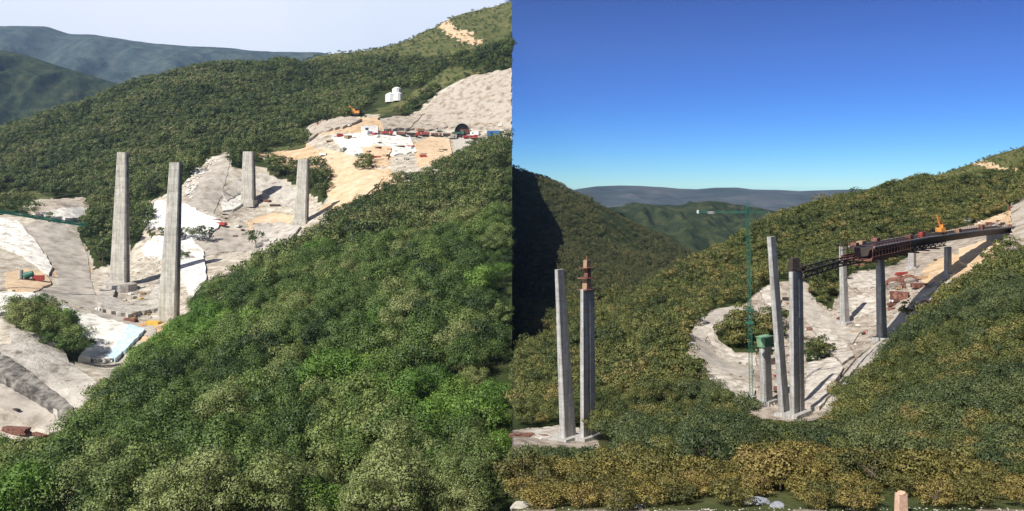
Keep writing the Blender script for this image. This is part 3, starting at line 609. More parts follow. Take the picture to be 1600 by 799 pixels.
M['glass'] = mat('cab_glass', (.03,.045,.05), .15, spec=.5)
M['stone'] = mat('stone', (.4,.37,.33), .9, [((.24,.22,.19),.3), ((.42,.39,.34),.5), ((.56,.53,.48),.7)], .1, scale=1.5)
M['bluestone'] = mat('grey_stone', (.22,.24,.27), .85, [((.12,.13,.15),.3), ((.25,.27,.30),.5), ((.36,.38,.40),.7)], .05, scale=3)
M['brick'] = mat('pink_block', (.55,.36,.26), .9, [((.42,.26,.18),.3), ((.60,.42,.32),.6)], .02, scale=8)

def drape(name, poly, off, m, cell, dmin=None, side=None, bumpy=0.0):
    """a layer laid on the ground inside an outline, with a rim that goes down into the ground"""
    side = side or side_of(poly[0][0]); pts = []
    for i in range(len(poly)):
        a, b = poly[i], poly[(i+1) % len(poly)]; k = max(1, int(math.hypot(a[0]-b[0], a[1]-b[1])/5))
        for j in range(k):
            w = (1.5 if side == 'L' else 1.3) if k > 1 and j else 0
            pts.append((a[0]+(b[0]-a[0])*j/k+random.uniform(-w, w), a[1]+(b[1]-a[1])*j/k+random.uniform(-w, w)))
    W_ = [G(u, v, dmin, side) for u, v in pts]
    bm = bmesh.new(); vs = [bm.verts.new((p.x, p.y, 0)) for p in W_]
    es = [bm.edges.new((vs[i], vs[(i+1) % len(vs)])) for i in range(len(vs))]
    bmesh.ops.triangle_fill(bm, edges=es, use_beauty=True)
    xs = [p.x for p in W_]; ys = [p.y for p in W_]
    for ax, lo, hi in ((0, min(xs), max(xs)), (1, min(ys), max(ys))):
        n = int((hi-lo)/cell)
        for i in range(1, n+1):
            co = [0,0,0]; no = [0,0,0]; co[ax] = lo+i*cell+.01; no[ax] = 1
            bmesh.ops.bisect_plane(bm, geom=bm.verts[:]+bm.edges[:]+bm.faces[:], plane_co=co, plane_no=no, dist=1e-4)
    for f in bm.faces:
        if f.normal.z < 0: f.normal_flip()
    X = np.array([v.co.x for v in bm.verts]); Y = np.array([v.co.y for v in bm.verts]); Z = H(X, Y, side)+off
    if bumpy: Z = Z+bumpy*(fbm(X/(bumpy*6), Y/(bumpy*6), 3, 8)+.2)
    for v, z in zip(bm.verts, Z): v.co.z = z
    be = [e for e in bm.edges if len(e.link_faces) == 1]
    r = bmesh.ops.extrude_edge_only(bm, edges=be)
    for v in [q for q in r['geom'] if isinstance(q, bmesh.types.BMVert)]: v.co.z -= off*2.2+bumpy
    bmesh.ops.recalc_face_normals(bm, faces=bm.faces)
    me = D.meshes.new(name); bm.to_mesh(me); bm.free(); me.materials.append(m); o = D.objects.new(name, me); COL.objects.link(o); return o

# --- left view: tracks and cut slopes
def lay(name, poly, off, m, cell, label=None, cat=None, **k):
    o = drape(name, poly, off, m, cell, **k)
    tag(o, label, cat) if label else tag(o, kind='structure'); return o
lay('road', [(60,346),(95,352),(125,372),(137,400),(142,440),(152,468),(200,497),(243,514),(244,530),(190,513),(130,482),(60,462),(22,461),(40,455),(92,448),(86,420),(64,388),(32,356)], .55, M['road'], 4)
lay('road', [(355,238),(358,262),(348,298),(334,334),(292,322),(302,290),(332,256)], .55, M['road'], 4)
lay('rock_cut', [(-12,556),(20,574),(60,604),(114,648),(114,668),(60,634),(-12,590)], 3.4, M['darkrock'], 3, 'dark streaked base of the big grey cut bank above the lower road', 'rock face', bumpy=1.5)
lay('road', [(-20,590),(60,632),(112,674),(100,692),(50,662),(-20,625)], .5, M['road'], 3)
lay('road', [(300,376),(340,356),(400,366),(452,372),(440,385),(400,392),(350,395),(318,402)], .45, M['road'], 4)
0 and lay('sand_bank', [(95,365),(122,376),(133,405),(134,436),(104,440),(92,415),(72,388),(66,366)], 1.5, M['sandy'], 4, 'low bank of orange sand inside the bend of the dirt road, left', 'sand bank')
lay('shotcrete_slope', [(-10,342),(30,350),(56,380),(82,420),(76,432),(50,412),(25,396),(-10,384)], 1.8, M['shotcrete'], 4, 'white sprayed concrete slope above the green mixer at the left edge', 'retaining slope')
lay('shotcrete_slope', [(-10,462),(60,462),(120,490),(200,512),(204,530),(176,566),(122,566),(142,536),(104,512),(62,492),(-10,494)], 2.0, M['shotcrete'], 3.5, 'long curved white sprayed concrete slope ending in a blue sheet', 'retaining slope')
lay('blue_sheet', [(201,513),(226,520),(203,545),(180,567),(166,563),(188,535)], 2.5, M['tarp'], 3, 'pale blue plastic sheet over the right end of the curved white slope', 'plastic sheet')
lay('shotcrete_slope', [(220,342),(246,316),(290,322),(346,350),(326,374),(290,375),(258,364),(226,354)], 2.0, M['slab'], 4, 'bright white sloping slab behind the second tall pier', 'retaining slope')
lay('shotcrete_slope', [(218,392),(240,372),(300,378),(318,395),(322,440),(300,470),(285,440),(262,410),(230,402)], 2.0, M['shotcrete'], 4, 'white sprayed bank behind the foot of the second tall pier', 'retaining slope')
lay('pit_wall', [(346,304),(380,278),(410,275),(440,285),(466,305),(472,332),(440,322),(410,303),(392,297),(355,318)], 2.6, M['cutface'], 3.5, 'grey curved cut bank around the foot of the squat far pier', 'retaining slope')
lay('retaining_wall', [(15,520),(56,528),(96,546),(108,574),(152,606),(140,640),(112,668),(60,630),(-10,584),(-10,552),(18,546)], 2.4, M['cutface'], 3, 'big pale grey cut bank at the lower left, streaked and ragged on top', 'retaining slope', bumpy=1.5)
lay('rock_cut', [(636,204),(660,178),(690,148),(742,120),(799,110),(799,206),(760,204),(700,200),(670,206)], 2.0, M['rockface'], 4, 'high bare beige rock cut with the tunnel mouth at its foot', 'rock face', bumpy=3)
lay('concrete_apron', [(518,216),(560,209),(640,213),(652,238),(600,246),(542,242)], 1.2, M['shotcrete'], 5, 'pale concrete yard in front of the parked site vehicles', 'concrete yard')
lay('sand_heap', [(650,226),(672,216),(702,220),(706,244),(690,258),(655,254)], 1.6, M['sandy'], 4, 'broad heap of orange sand below the tunnel mouth', 'sand heap', bumpy=2)
lay('sand_heap', [(566,236),(588,228),(612,234),(606,250),(572,252)], 1.6, M['sandy'], 4, 'small orange sand heap beside the pale concrete yard', 'sand heap', bumpy=2)
lay('sand_heap', [(500,232),(560,248),(600,280),(560,320),(520,325),(510,300),(520,270)], 1.0, M['sandy'], 5, 'wide orange earth fill below the concrete yard', 'earth fill', bumpy=2.5)
lay('gravel_heap', [(708,222),(728,216),(742,226),(738,246),(712,244)], 2, M['stone'], 3, 'grey gravel heap in front of the blue container', 'gravel heap', bumpy=2)
lay('sand_heap', [(395,345),(430,335),(462,340),(448,362),(405,362)], 1.2, M['sandy'], 3, 'orange sand heap between the two far piers', 'sand heap', bumpy=2)
lay('shotcrete_slope', [(345,318),(372,300),(386,302),(384,318),(365,330),(348,332)], 1.8, M['shotcrete'], 3, 'small pale bank left of the foot of the squat far pier', 'retaining slope')
lay('retaining_wall', [(150,470),(166,440),(182,452),(176,470),(200,482),(232,470),(250,440),(262,446),(246,488),(200,498),(160,490)], 2.6, M['cutface'], 3, 'low grey curved bank around the foot of the tallest pier', 'retaining slope', bumpy=1.5)
lay('retaining_wall', [(395,352),(440,352),(470,358),(448,384),(415,388),(398,372)], 2.2, M['cutface'], 3.5, 'grey gravel bank at the edge of the wood below the far piers', 'gravel bank', bumpy=2)
lay('retaining_wall', [(48,330),(80,316),(130,312),(140,322),(138,344),(110,346),(100,338),(60,342)], 2.2, M['rockface'], 4, 'orange cut bank with a pale foot above the bend of the dirt road', 'cut bank', bumpy=2)
lay('shotcrete_slope', [(66,338),(100,330),(136,330),(138,344),(112,347),(70,343)], 3.6, M['shotcrete'], 3, 'pale strip along the foot of the orange cut bank', 'retaining slope')
lay('retaining_wall', [(478,205),(500,192),(550,186),(566,190),(540,200),(500,210),(484,222)], 2.6, M['rockface'], 4, 'tan cut ledge below the wood at the left end of the upper yard', 'cut bank', bumpy=2.5)
lay('rock_cut', [(594,190),(640,184),(664,182),(640,204),(600,206)], 3, M['rockface'], 4, 'orange tan bank behind the vehicle row left of the rock cut', 'cut bank', bumpy=3)
# --- right view
lay('road', [(1078,540),(1086,505),(1112,487),(1160,478),(1184,478),(1184,494),(1140,497),(1110,512),(1102,535),(1118,555),(1150,570),(1178,578),(1176,592),(1140,586),(1105,570)], .3, M['road_r'], 1.3)
lay('road', [(1238,450),(1262,455),(1286,488),(1322,512),(1345,520),(1332,538),(1300,522),(1262,506),(1246,480)], .3, M['road_r'], 1.3)
lay('road', [(1365,540),(1398,494),(1440,458),(1490,436),(1484,450),(1440,486),(1395,530),(1345,590),(1300,645),(1285,640),(1320,590)], .35, M['road_r'], 1.3)
for poly, lb in [([(1090,582),(1120,578),(1152,598),(1180,612),(1176,630),(1130,612),(1096,600)], 'white sprayed concrete bank below the ring road, left of the short pier'),
                 ([(1322,440),(1345,427),(1372,432),(1370,452),(1330,454)], 'upper white slab between the slim pier and the deck pier'),
                 ([(1326,470),(1350,461),(1374,470),(1372,494),(1334,500)], 'lower white slab crossed by the shadow beside the slim pier'),
                 ([(1264,508),(1300,520),(1322,540),(1334,560),(1316,572),(1290,548)], 'white slab right of the paired slender piers'),
                 ([(1186,456),(1210,446),(1222,470),(1215,492),(1194,474)], 'white bank on the upper side of the clearing left of the leaning pier'),
                 ([(1100,512),(1112,508),(1122,535),(1150,556),(1180,560),(1182,572),(1148,570),(1114,552)], 'pale curved bank along the inner edge of the ring road')]:
    lay('shotcrete_slope', poly, .7, M['shotcrete_r'], 1.2, lb, 'retaining slope')
lay('stepped_bank', [(1262,572),(1300,562),(1318,578),(1300,620),(1280,642),(1256,640)], .6, M['shotcrete_r'], 1.0, 'stepped pale bank right of the feet of the paired piers', 'retaining slope', bumpy=.8)
lay('rock_cut', [(1578,312),(1605,296),(1640,290),(1640,400),(1600,395),(1582,370)], .8, M['rockface'], 1.5, 'pale rock cut at the right edge above the end of the deck', 'rock face', bumpy=1)
lay('sand_bank', [(1498,392),(1540,378),(1560,384),(1562,408),(1520,420),(1500,412)], .6, M['sandy'], 1.2, 'orange sand bank under the last span of the deck', 'sand bank', bumpy=.6)
lay('path', [(990,737),(1030,724),(1070,716),(1100,713),(1140,712),(1140,715),(1100,717),(1072,720),(1035,729),(994,741)], .18, M['road_r'], .8, dmin=35/SR)

# --- piers
def pier(u, vb, vt, wt, wb, ratio, rz, label, m, lean=0, footing=1.6, cap=None, dmin=None, twin=False, group=None, jc=12, base=None):
    b = base or G(u, vb, dmin); h = (vb-vt)/F*b.y; t = Vector((b.x+lean/F*b.y, b.y, b.z+h))
    o = empty('bridge_pier', b); tag(o, label, 'pier', group)
    W0, W1 = px(b, wb), px(b, wt); Rz = Matrix.Rotation(rz, 3, 'Z')
    def section(k, w):      # chamfered rectangle
        w0 = W0+(W1-W0)*k; d0 = w0*ratio; w0 *= w; d0 *= w; c = min(w0, d0)*.12
        pts = [(-w0/2+c,-d0/2),(w0/2-c,-d0/2),(w0/2,-d0/2+c),(w0/2,d0/2-c),(w0/2-c,d0/2),(-w0/2+c,d0/2),(-w0/2,d0/2-c),(-w0/2,-d0/2+c)]
        return [Rz @ Vector((x, y, 0)) + Vector(((t.x-b.x)*k, 0, h*k)) for x, y in pts]
    n = jc; mb = MB(); rings = []
    offs = [0] if not twin else [-1, 1]
    for s in offs:
        mb = MB(); rows = []
        for i in range(n):
            e = .012
            for k, w in ((i/n, .985 if i else 1), (i/n+.06/n, 1), ((i+1)/n-.06/n, 1), ((i+1)/n, .985 if i < n-1 else 1)): rows.append(section(k, w*(1+random.uniform(-.003, .003))))
        if twin:
            sh = [Rz @ Vector((s*(W0+(W1-W0)*k)*.31, 0, 0)) for k in [j/(len(rows)-1) for j in range(len(rows))]]
            rows = [[(Rz @ (Matrix.Diagonal((.44,1,1)) @ (Rz.inverted() @ (p-Vector(((t.x-b.x)*0,0,p.z))))))+Vector((0,0,p.z))+q for p in r] for r, q in zip(rows, sh)]
        V = [p for r in rows for p in r]; fs = []
        for i in range(len(rows)-1):
            for j in range(8): fs.append((i*8+j, i*8+(j+1) % 8, i*8+8+(j+1) % 8, i*8+8+j))
        fs.append(tuple(range(len(V)-8, len(V)))); fs.append(tuple(range(8))[::-1])
        mb.add(V, fs); mb.build('shaft', m, o)
    if twin:
        mb = MB()
        for k in (.33, .66): mb.box((0, 0, h*k), (W0*.3, W0*ratio*.6, W0*.35), rz)
        mb.build('cross_beam', m, o)
    if footing:
        f = MB(); f.box((0, 0, 0), (W0*footing, W0*ratio*footing+W0*.4, W0*.5), rz, taper=.94); f.build('footing', m, o)
    # lifting sockets and access holes as small blocks, their inner shade painted near-black
    hb = MB()
    for k in (.35, .62, .83):
        w0 = W0+(W1-W0)*k; 
        if not twin: hb.box(Rz @ Vector((w0*.5, 0, 0)) + Vector(((t.x-b.x)*k, 0, h*k)), (w0*.06, w0*.12, w0*.12), rz)
    if hb.v: hb.build('socket', M['dark'], o)
    if not twin:      # climbing ladder up the right-hand face
        ld = MB(); r0 = W0*.012
        for q in (-.07, .07):
            pts = [Rz @ Vector(((W0+(W1-W0)*k)*.5+W0*.03, q*W0, 0)) + Vector(((t.x-b.x)*k, 0, h*k)) for k in (0.02, .98)]; ld.tube(pts[0], pts[1], r0, n=4)
        for i in range(60):
            k = .02+.96*i/59; c = [Rz @ Vector(((W0+(W1-W0)*k)*.5+W0*.03, q*W0, 0)) + Vector(((t.x-b.x)*k, 0, h*k)) for q in (-.07, .07)]; ld.tube(c[0], c[1], r0*.7, n=3)
        ld.build('ladder', M['steel_dark'], o)
    return o, b, t, W1
rl = R(-6)
C1, C2 = M['concrete'], M['concrete_r']
pier(187, 446, 238, 15, 27, .62, rl, 'tallest grey concrete pier, standing alone at the left of the clearing', C1, lean=5, footing=0, jc=26)
pb = G(187, 452); f = MB()
for k in range(1):
    f.tube((0,0,-6), (0,0,px(pb,8)), px(pb,30), px(pb,25), 14)
o = f.build('pier_mound', M['cutface']); o.location = pb; tag(o, 'round grey concrete base ring around the foot of the tallest pier', 'base ring')
pier(263, 502, 254, 17, 30, .62, rl, 'tall grey concrete pier nearest the wood, second from the left', C1, lean=12, footing=0, jc=28)
pier(388, 318, 237, 16, 21, .7, rl, 'squat grey concrete pier standing in the curved pit of the left clearing', C1, lean=1, footing=1.3, jc=9)
pier(470, 350, 249, 16, 21, .7, rl, 'short grey concrete pier at the edge of the wood in the left view', C1, lean=5, footing=1.2, jc=10)
rr = R(46)
pier(888, 702, 435, 16, 29, .40, rr, 'long tapering grey pier, the leftmost of the right view', C2, lean=-14, jc=22)
o, b, t, w1 = pier(919, 698, 462, 26, 29, .24, rr, 'dark slender twin pier topped by brown climbing formwork', C2, lean=-2, twin=True, jc=20)
cf = empty('climbing_formwork', t); tag(cf, 'rusty brown climbing formwork with platforms on the dark twin pier', 'formwork'); s = px(b, 1)
MB().box((0,0,8*s), (11*s,9*s,16*s), rr).build('form_panel', M['wood'], cf); MB().box((1*s,0,24*s), (8*s,7*s,17*s), rr).build('form_panel', M['rust'], cf)
MB().box((0,0,39*s), (9*s,7*s,12*s), rr).build('form_panel', M['wood'], cf)
for z, w in ((-1, 25), (17, 24), (33, 20)):
    p = MB(); p.box((0,0,z*s), (w*s,w*.8*s,1.2*s), rr)
    for sx in (-1, 1):
        for sy in (-1, 1):
            q = Matrix.Rotation(rr, 3, 'Z') @ Vector((sx*w*.48*s, sy*w*.38*s, 0)); p.tube((q.x,q.y,z*s), (q.x,q.y,(z+6)*s), .35*s, n=4)
    p.box((0,0,(z+6)*s), (w*s,w*.8*s,.5*s), rr) if False else None
    p.build('platform', M['rust'], cf)
MB().tube((0,0,45*s), (0,0,52*s), 2.2*s, 1.2*s, 6).build('hoist', M['rust'], cf)
pier(1226, 650, 370, 17, 22, .40, rr, 'leaning slender pier with a bright left face and dark right face', C2, lean=-21, footing=1.4, jc=22)
o, b, t, w1 = pier(1246, 652, 424, 32, 34, .22, rr, 'dark twin pier close beside the leaning one, under a black steel head', C2, lean=-3, twin=True, jc=20)
hd = empty('bracket_crown', t); tag(hd, 'black steel bracket head on the dark twin pier', 'steel head'); s = px(b, 1)
MB().box((0,0,3*s), (24*s,12*s,5*s), R(25)).build('bracket', M['steel_dark'], hd); MB().box((-2*s,0,13*s), (14*s,9*s,15*s), R(25)).build('frame', M['steel_dark'], hd)
q = MB()
for sx in (-1, 1): q.box((sx*7*s,0,9*s), (3*s,10*s,8*s), R(25))
q.build('jack', M['steel_dark'], hd)
HEAD = t.copy(); HEAD.z += 14*s
o, b, t, w1 = pier(1198, 630, 542, 20, 22, .5, rr, 'short thick pier under a pale green form, left of the leaning pier', C2, lean=-3, footing=1.4, jc=8)
gf = empty('formwork_box', t); tag(gf, 'pale green steel formwork box on top of the short pier', 'formwork'); s = px(b, 1)
MB().box((0,0,8*s), (24*s,13*s,15*s), rr, taper=1.12).build('form_panel', M['palegreen'], gf)
q = MB()
for k in range(-3, 4):
    c = Matrix.Rotation(rr, 3, 'Z') @ Vector((k*3.6*s, -7.2*s, 8*s)); q.box(c, (.8*s,.8*s,14*s), rr)
q.build('rib', M['green'], gf); MB().box((0,0,16.2*s), (29*s,17*s,1*s), rr).build('platform', M['palegreen'], gf)
pier(1320, 506, 385, 9, 14, .7, R(34), 'slim pale pier standing free behind the thin steel girder', C2, lean=-4, footing=1.4, jc=14)
o, b, t, w1 = pier(1378, 531, 400, 16, 20, .5, rr, 'pier with a shaded right half that carries the free end of the deck', C2, lean=-3, footing=1.4, jc=14); P2 = t
pier(1425, 420, 392, 11, 12, .8, rr, 'short pale pier seen under the deck beside its own dark shadow', C2, footing=1.3, jc=4)
o, b, t, w1 = pier(1481, 432, 386, 18, 19, .35, R(48), 'short dark pier under the middle of the deck', C2, footing=1.3, jc=6)
ab = G(1553, 412, 400); ab_top = -16.0

# --- deck of the viaduct, level at z = ZD, along a gentle curve
ZD = -15.6
def at(u, d): return Vector(((u-800)/F*d, d, 0))
AX = [at(1346, 222), at(1378, 236), at(1428, 262), at(1481, 286), at(1530, 312), at(1572, 336)]
def sweep(name, sec, path, m, parent=None, z=0):
    mb = MB(); n = len(sec); V = []
    for i, p in enumerate(path):
        a = path[max(0, i-1)]; b_ = path[min(len(path)-1, i+1)]; t_ = (b_-a).normalized(); nn = Vector((t_.y, -t_.x, 0))
        V += [p+nn*x+Vector((0, 0, zz+z)) for x, zz in sec]
    fs = [(i*n+j, i*n+(j+1) % n, (i+1)*n+(j+1) % n, (i+1)*n+j) for i in range(len(path)-1) for j in range(n)]
    fs += [tuple(range(n)), tuple(range(len(V)-n, len(V)))[::-1]]; mb.add(V, fs); return mb.build(name, m, parent)
deck = empty('bridge_deck', AX[0]+Vector((0,0,ZD))); tag(deck, 'long dark box girder deck of the viaduct running from the free end to the abutment', 'bridge deck')
rel = [p-AX[0] for p in AX]
sweep('box_girder', [(-1.5,-2.1),(1.5,-2.1),(2.0,-.45),(3.2,-.3),(3.2,0),(-3.2,0),(-3.2,-.3),(-2.0,-.45)], rel, M['steel_dark'], deck)
sweep('kerb', [(2.9,0.002),(3.22,0.002),(3.22,.35),(2.9,.35)], rel, C2, deck); sweep('kerb', [(-3.22,0.002),(-2.9,0.002),(-2.9,.35),(-3.22,.35)], rel, C2, deck)
def along(path, f):
    L_ = [0]
    for a, b_ in zip(path, path[1:]): L_.append(L_[-1]+(b_-a).length)
    s_ = f*L_[-1]
    for i in range(len(path)-1):
        if s_ <= L_[i+1]+1e-6:
            w = (s_-L_[i])/(L_[i+1]-L_[i]); t_ = (path[i+1]-path[i]).normalized(); return path[i].lerp(path[i+1], w), t_, Vector((t_.y, -t_.x, 0))
rail = MB()
for sd in (3.08, -3.08):
    for k in range(60):
        p, t_, nn = along(rel, k/59); rail.tube(p+nn*sd+Vector((0,0,.45)), p+nn*sd+Vector((0,0,1.35)), .05, n=4)
    for z in (.9, 1.35):
        for k in range(30):
            a, _, n1 = along(rel, k/30); c, _, n2 = along(rel, (k+1)/30); rail.tube(a+n1*sd+Vector((0,0,z)), c+n2*sd+Vector((0,0,z)), .045, n=4, cap=False)
rail.build('railing', M['rust'], deck)
# movable scaffold girder below and ahead of the deck
gp = [Vector((HEAD.x, HEAD.y, 0)), at(1300, 207), at(1346, 222), at(1400, 248), at(1470, 280)]
gd = empty('launching_girder', Vector((HEAD.x, HEAD.y, ZD-3.4))); tag(gd, 'thin dark steel girder reaching from the twin pier to beneath the deck', 'girder')
gr = [p-gp[0] for p in gp]
for sd in (-1.5, 1.5):
    sweep('chord', [(sd-.18,0),(sd+.18,0),(sd+.18,.3),(sd-.18,.3)], gr, M['steel_dark'], gd, 0); sweep('chord', [(sd-.18,1.25),(sd+.18,1.25),(sd+.18,1.5),(sd-.18,1.5)], gr, M['steel_dark'], gd, 0)
    lt = MB(); N_ = 56
    for k in range(N_):
        a, _, n1 = along(gr, k/N_); c, _, n2 = along(gr, (k+1)/N_); z0, z1 = (.2, 1.4) if k % 2 else (1.4, .2)
        lt.tube(a+n1*sd+Vector((0,0,z0)), c+n2*sd+Vector((0,0,z1)), .10, n=4, cap=False); lt.tube(a+n1*sd+Vector((0,0,.2)), a+n1*sd+Vector((0,0,1.4)), .08, n=4, cap=False)
    lt.build('lattice', M['steel_dark'], gd)
wk = MB()
for k in range(8):
    a, _, _ = along(gr, .35+.08*k); wk.box(a+Vector((0,0,-.3)), (5.5,.5,.4), R(-30))
wk.build('cross_beam', M['rust'], gd)
# side formwork wings hanging under the deck
fw = empty('deck_formwork', AX[0]+Vector((0,0,ZD-3.0))); tag(fw, 'rusty red deck formwork and work platform at the free end of the deck', 'formwork')
fp = [p-AX[0] for p in (at(1338, 219), at(1378, 236), at(1400, 247))]
sweep('form_panel', [(-3.6,0),(3.6,0),(3.9,1.1),(3.7,1.1),(3.4,.3),(-3.4,.3),(-3.7,1.1),(-3.9,1.1)], fp, M['rust'], fw)
fr = MB()
for k in range(14):
    a, t_, nn = along(fp, k/13)
    for sd in (-3.9, 3.9): fr.tube(a+nn*sd+Vector((0,0,1.0)), a+nn*sd+Vector((0,0,4.2)), .07, n=4)
for sd in (-3.9, 3.9):
    for z in (2.4, 3.3, 4.2):
        a, _, n1 = along(fp, 0); c, _, n2 = along(fp, .64); e, _, n3 = along(fp, 1); fr.tube(a+n1*sd+Vector((0,0,z)), c+n2*sd+Vector((0,0,z)), .09, n=4); fr.tube(c+n2*sd+Vector((0,0,z)), e+n3*sd+Vector((0,0,z)), .09, n=4)
fr.build('guard_frame', M['rust'], fw)
for k, (f0, ln) in enumerate(((0.0, 3.5), (.15, 4.5), (.5, 4))):
    a, t_, nn = along(fp, f0+.05); MB().box(a+nn*-1+Vector((0,0,3.9+.2*k)), (1.5, ln*.7, .8), math.atan2(-t_.x, t_.y)).build('pallet', M['rust'] if k != 1 else M['wood'], fw)
# things standing on the deck
for f0, (sx, sy, sz), mk, lb in ((.30, (1.6,3.5,1.2), 'rust', 'low rusty stack of bars on the deck left of the orange crane'), (.38, (1.4,2.6,1.6), 'red', 'red crate on the deck just left of the orange crane'),
                             (.62, (1.5,3.0,1.3), 'wood', 'timber stack on the deck right of the orange crane'), (.80, (1.5,2.4,1.7), 'rust', 'rust brown crate on the deck near the abutment')):
    p, t_, nn = along(AX, f0); az = math.atan2(-t_.x, t_.y); cr = empty('material_stack', (p.x, p.y, ZD+.02), az); tag(cr, lb, 'material stack')
    for k in range(3): MB().box((0, 0, sz*(k+.5)/3), (sx*(1-.06*k), sy, sz/3*.82)).build('layer', M[mk], cr)
    MB().box((-sx*.3,0,sz/2), (.12, sy*1.02, sz*1.02)).build('strap', M['steel_dark'], cr)
p, t_, nn = along(AX, .50); oc = empty('deck_crane', (p.x, p.y, ZD+.02), R(20)); tag(oc, 'small orange crane with a raised boom standing on the deck', 'crane')
MB().box((0,0,1.5), (1.8,2.4,1.4)).build('body', M['orange'], oc); q = MB(); q.box((-.9,0,.45), (.5,2.8,.8)); q.build('track', M['tyre'], oc); q = MB(); q.box((.9,0,.45), (.5,2.8,.8)); q.build('track', M['tyre'], oc)
q = MB().box((.4,-.5,2.7), (.9,1,1.1)); q.build('cab', M['orange'], oc); MB().box((.4,-1.02,2.8), (.7,.06,.6)).build('window', M['glass'], oc)
q = MB(); q.tube((0,0,2), (-1.6,0,6.3), .32, .22, 4); q.tube((-1.6,0,6.3), (.9,0,3.4), .16, .1, 4); q.build('boom', M['orange'], oc)
# abutment
abp = AX[-1].lerp(AX[-2], .25); aba = empty('abutment', (abp.x, abp.y, ZD-2.7)); tag(aba, 'dark stepped concrete abutment under the right end of the deck', 'abutment'); s = .2
MB().box((-2.6,-1.5,-3.5), (5.5,4,7), R(-30)).build('wall', M['concrete_r'], aba); MB().box((3.2,1.0,-3.2), (5,5,7.6), R(-30), taper=.9).build('wing_wall', M['shotcrete_r'], aba)
MB().box((-2.6,-1.5,.25), (6.2,4.6,.5), R(-30)).build('bearing_shelf', M['concrete_r'], aba)

# --- tower cranes
def lattice(mb, a, b, w, nseg, r):
    a = Vector(a); b = Vector(b); d = (b-a).normalized(); q = d.to_track_quat('Z', 'Y').to_matrix()
    cs = [q @ Vector((x*w/2, y*w/2, 0)) for x, y in ((-1,-1),(1,-1),(1,1),(-1,1))]
    for c in cs: mb.tube(a+c, b+c, r, n=4)
    for i in range(nseg):
        p0 = a.lerp(b, i/nseg); p1 = a.lerp(b, (i+1)/nseg)
        for j in range(4):
            mb.tube(p0+cs[j], p0+cs[(j+1) % 4], r*.7, n=3, cap=False); mb.tube(p0+cs[(j+i) % 4 if False else j], p1+cs[(j+1) % 4], r*.7, n=3, cap=False)
b = G(1174, 640); s = px(b, 1); tc = empty('tower_crane', b); tag(tc, 'tall green lattice tower crane left of the short pier in the right view', 'tower crane')
MB().box((0,0,8*s), (13*s,11*s,26*s), rr).build('base_block', C2, tc)
top = 640-312
mm = MB(); lattice(mm, (0,0,20*s), (-6*s,0,(640-332)*s), 4.8*s, 52, .25*s); mm.build('mast', M['green'], tc)
mm = MB(); mm.tube((-6*s,0,(640-332)*s), (-6*s,0,top*s), 1.6*s, .6*s, 4); lattice(mm, (-6*s,0,(640-334)*s), (-6*s,0,(640-322)*s), 4*s, 3, .4*s); mm.build('tower_top', M['green'], tc)
jd = Vector((-.93,.36,0)).normalized()
mm = MB(); j0 = Vector((-6*s,0,(640-332)*s)); mm2 = j0+jd*80*s; lattice(mm, j0, mm2, 2.6*s, 18, .22*s); mm.build('jib', M['green'], tc)
mm = MB(); lattice(mm, j0, j0-jd*34*s, 2.6*s, 8, .22*s); mm.build('counter_jib', M['green'], tc)
MB().box(j0+jd*56*s+Vector((0,0,-1*s)), (10*s,4*s,4*s)).build('trolley', M['concrete_r'], tc)
MB().box(j0+jd*77*s+Vector((0,0,0)), (3*s,3*s,5*s)).build('jib_end', M['white'], tc)
mm = MB(); mm.tube(j0+Vector((0,0,14*s)), j0+jd*50*s+Vector((0,0,1.5*s)), .25*s, n=3); mm.tube(j0+Vector((0,0,14*s)), j0-jd*30*s+Vector((0,0,1.5*s)), .25*s, n=3); mm.build('tie_bar', M['steel_dark'], tc)
MB().box((-2*s,0,(640-505)*s), (9*s,9*s,3*s)).build('collar', M['green'], tc); MB().box((-2.4*s,0,(640-485)*s), (9*s,9*s,2.4*s)).build('collar', M['green'], tc)
b = G(-70, 470); s = 600/F; tl = empty('tower_crane', b); tag(tl, 'green lattice crane jib reaching in from the left edge over the dirt road', 'tower crane')
jb = Vector(unp(-70, 318, 600))-b; je = Vector(unp(134, 352, 640))-b
b0 = Vector((jb.x, jb.y, 0)); mm = MB(); lattice(mm, (0,0,0), (0, 0, jb.z+b0.z), 3.4, 24, .25)
off_ = Vector((jb.x, jb.y, 0)); mm.build('mast', M['green'], tl)
mm = MB(); lattice(mm, (0,0,jb.z), je, 1.9, 60, .34); mm.build('jib', M['jibgreen'], tl)

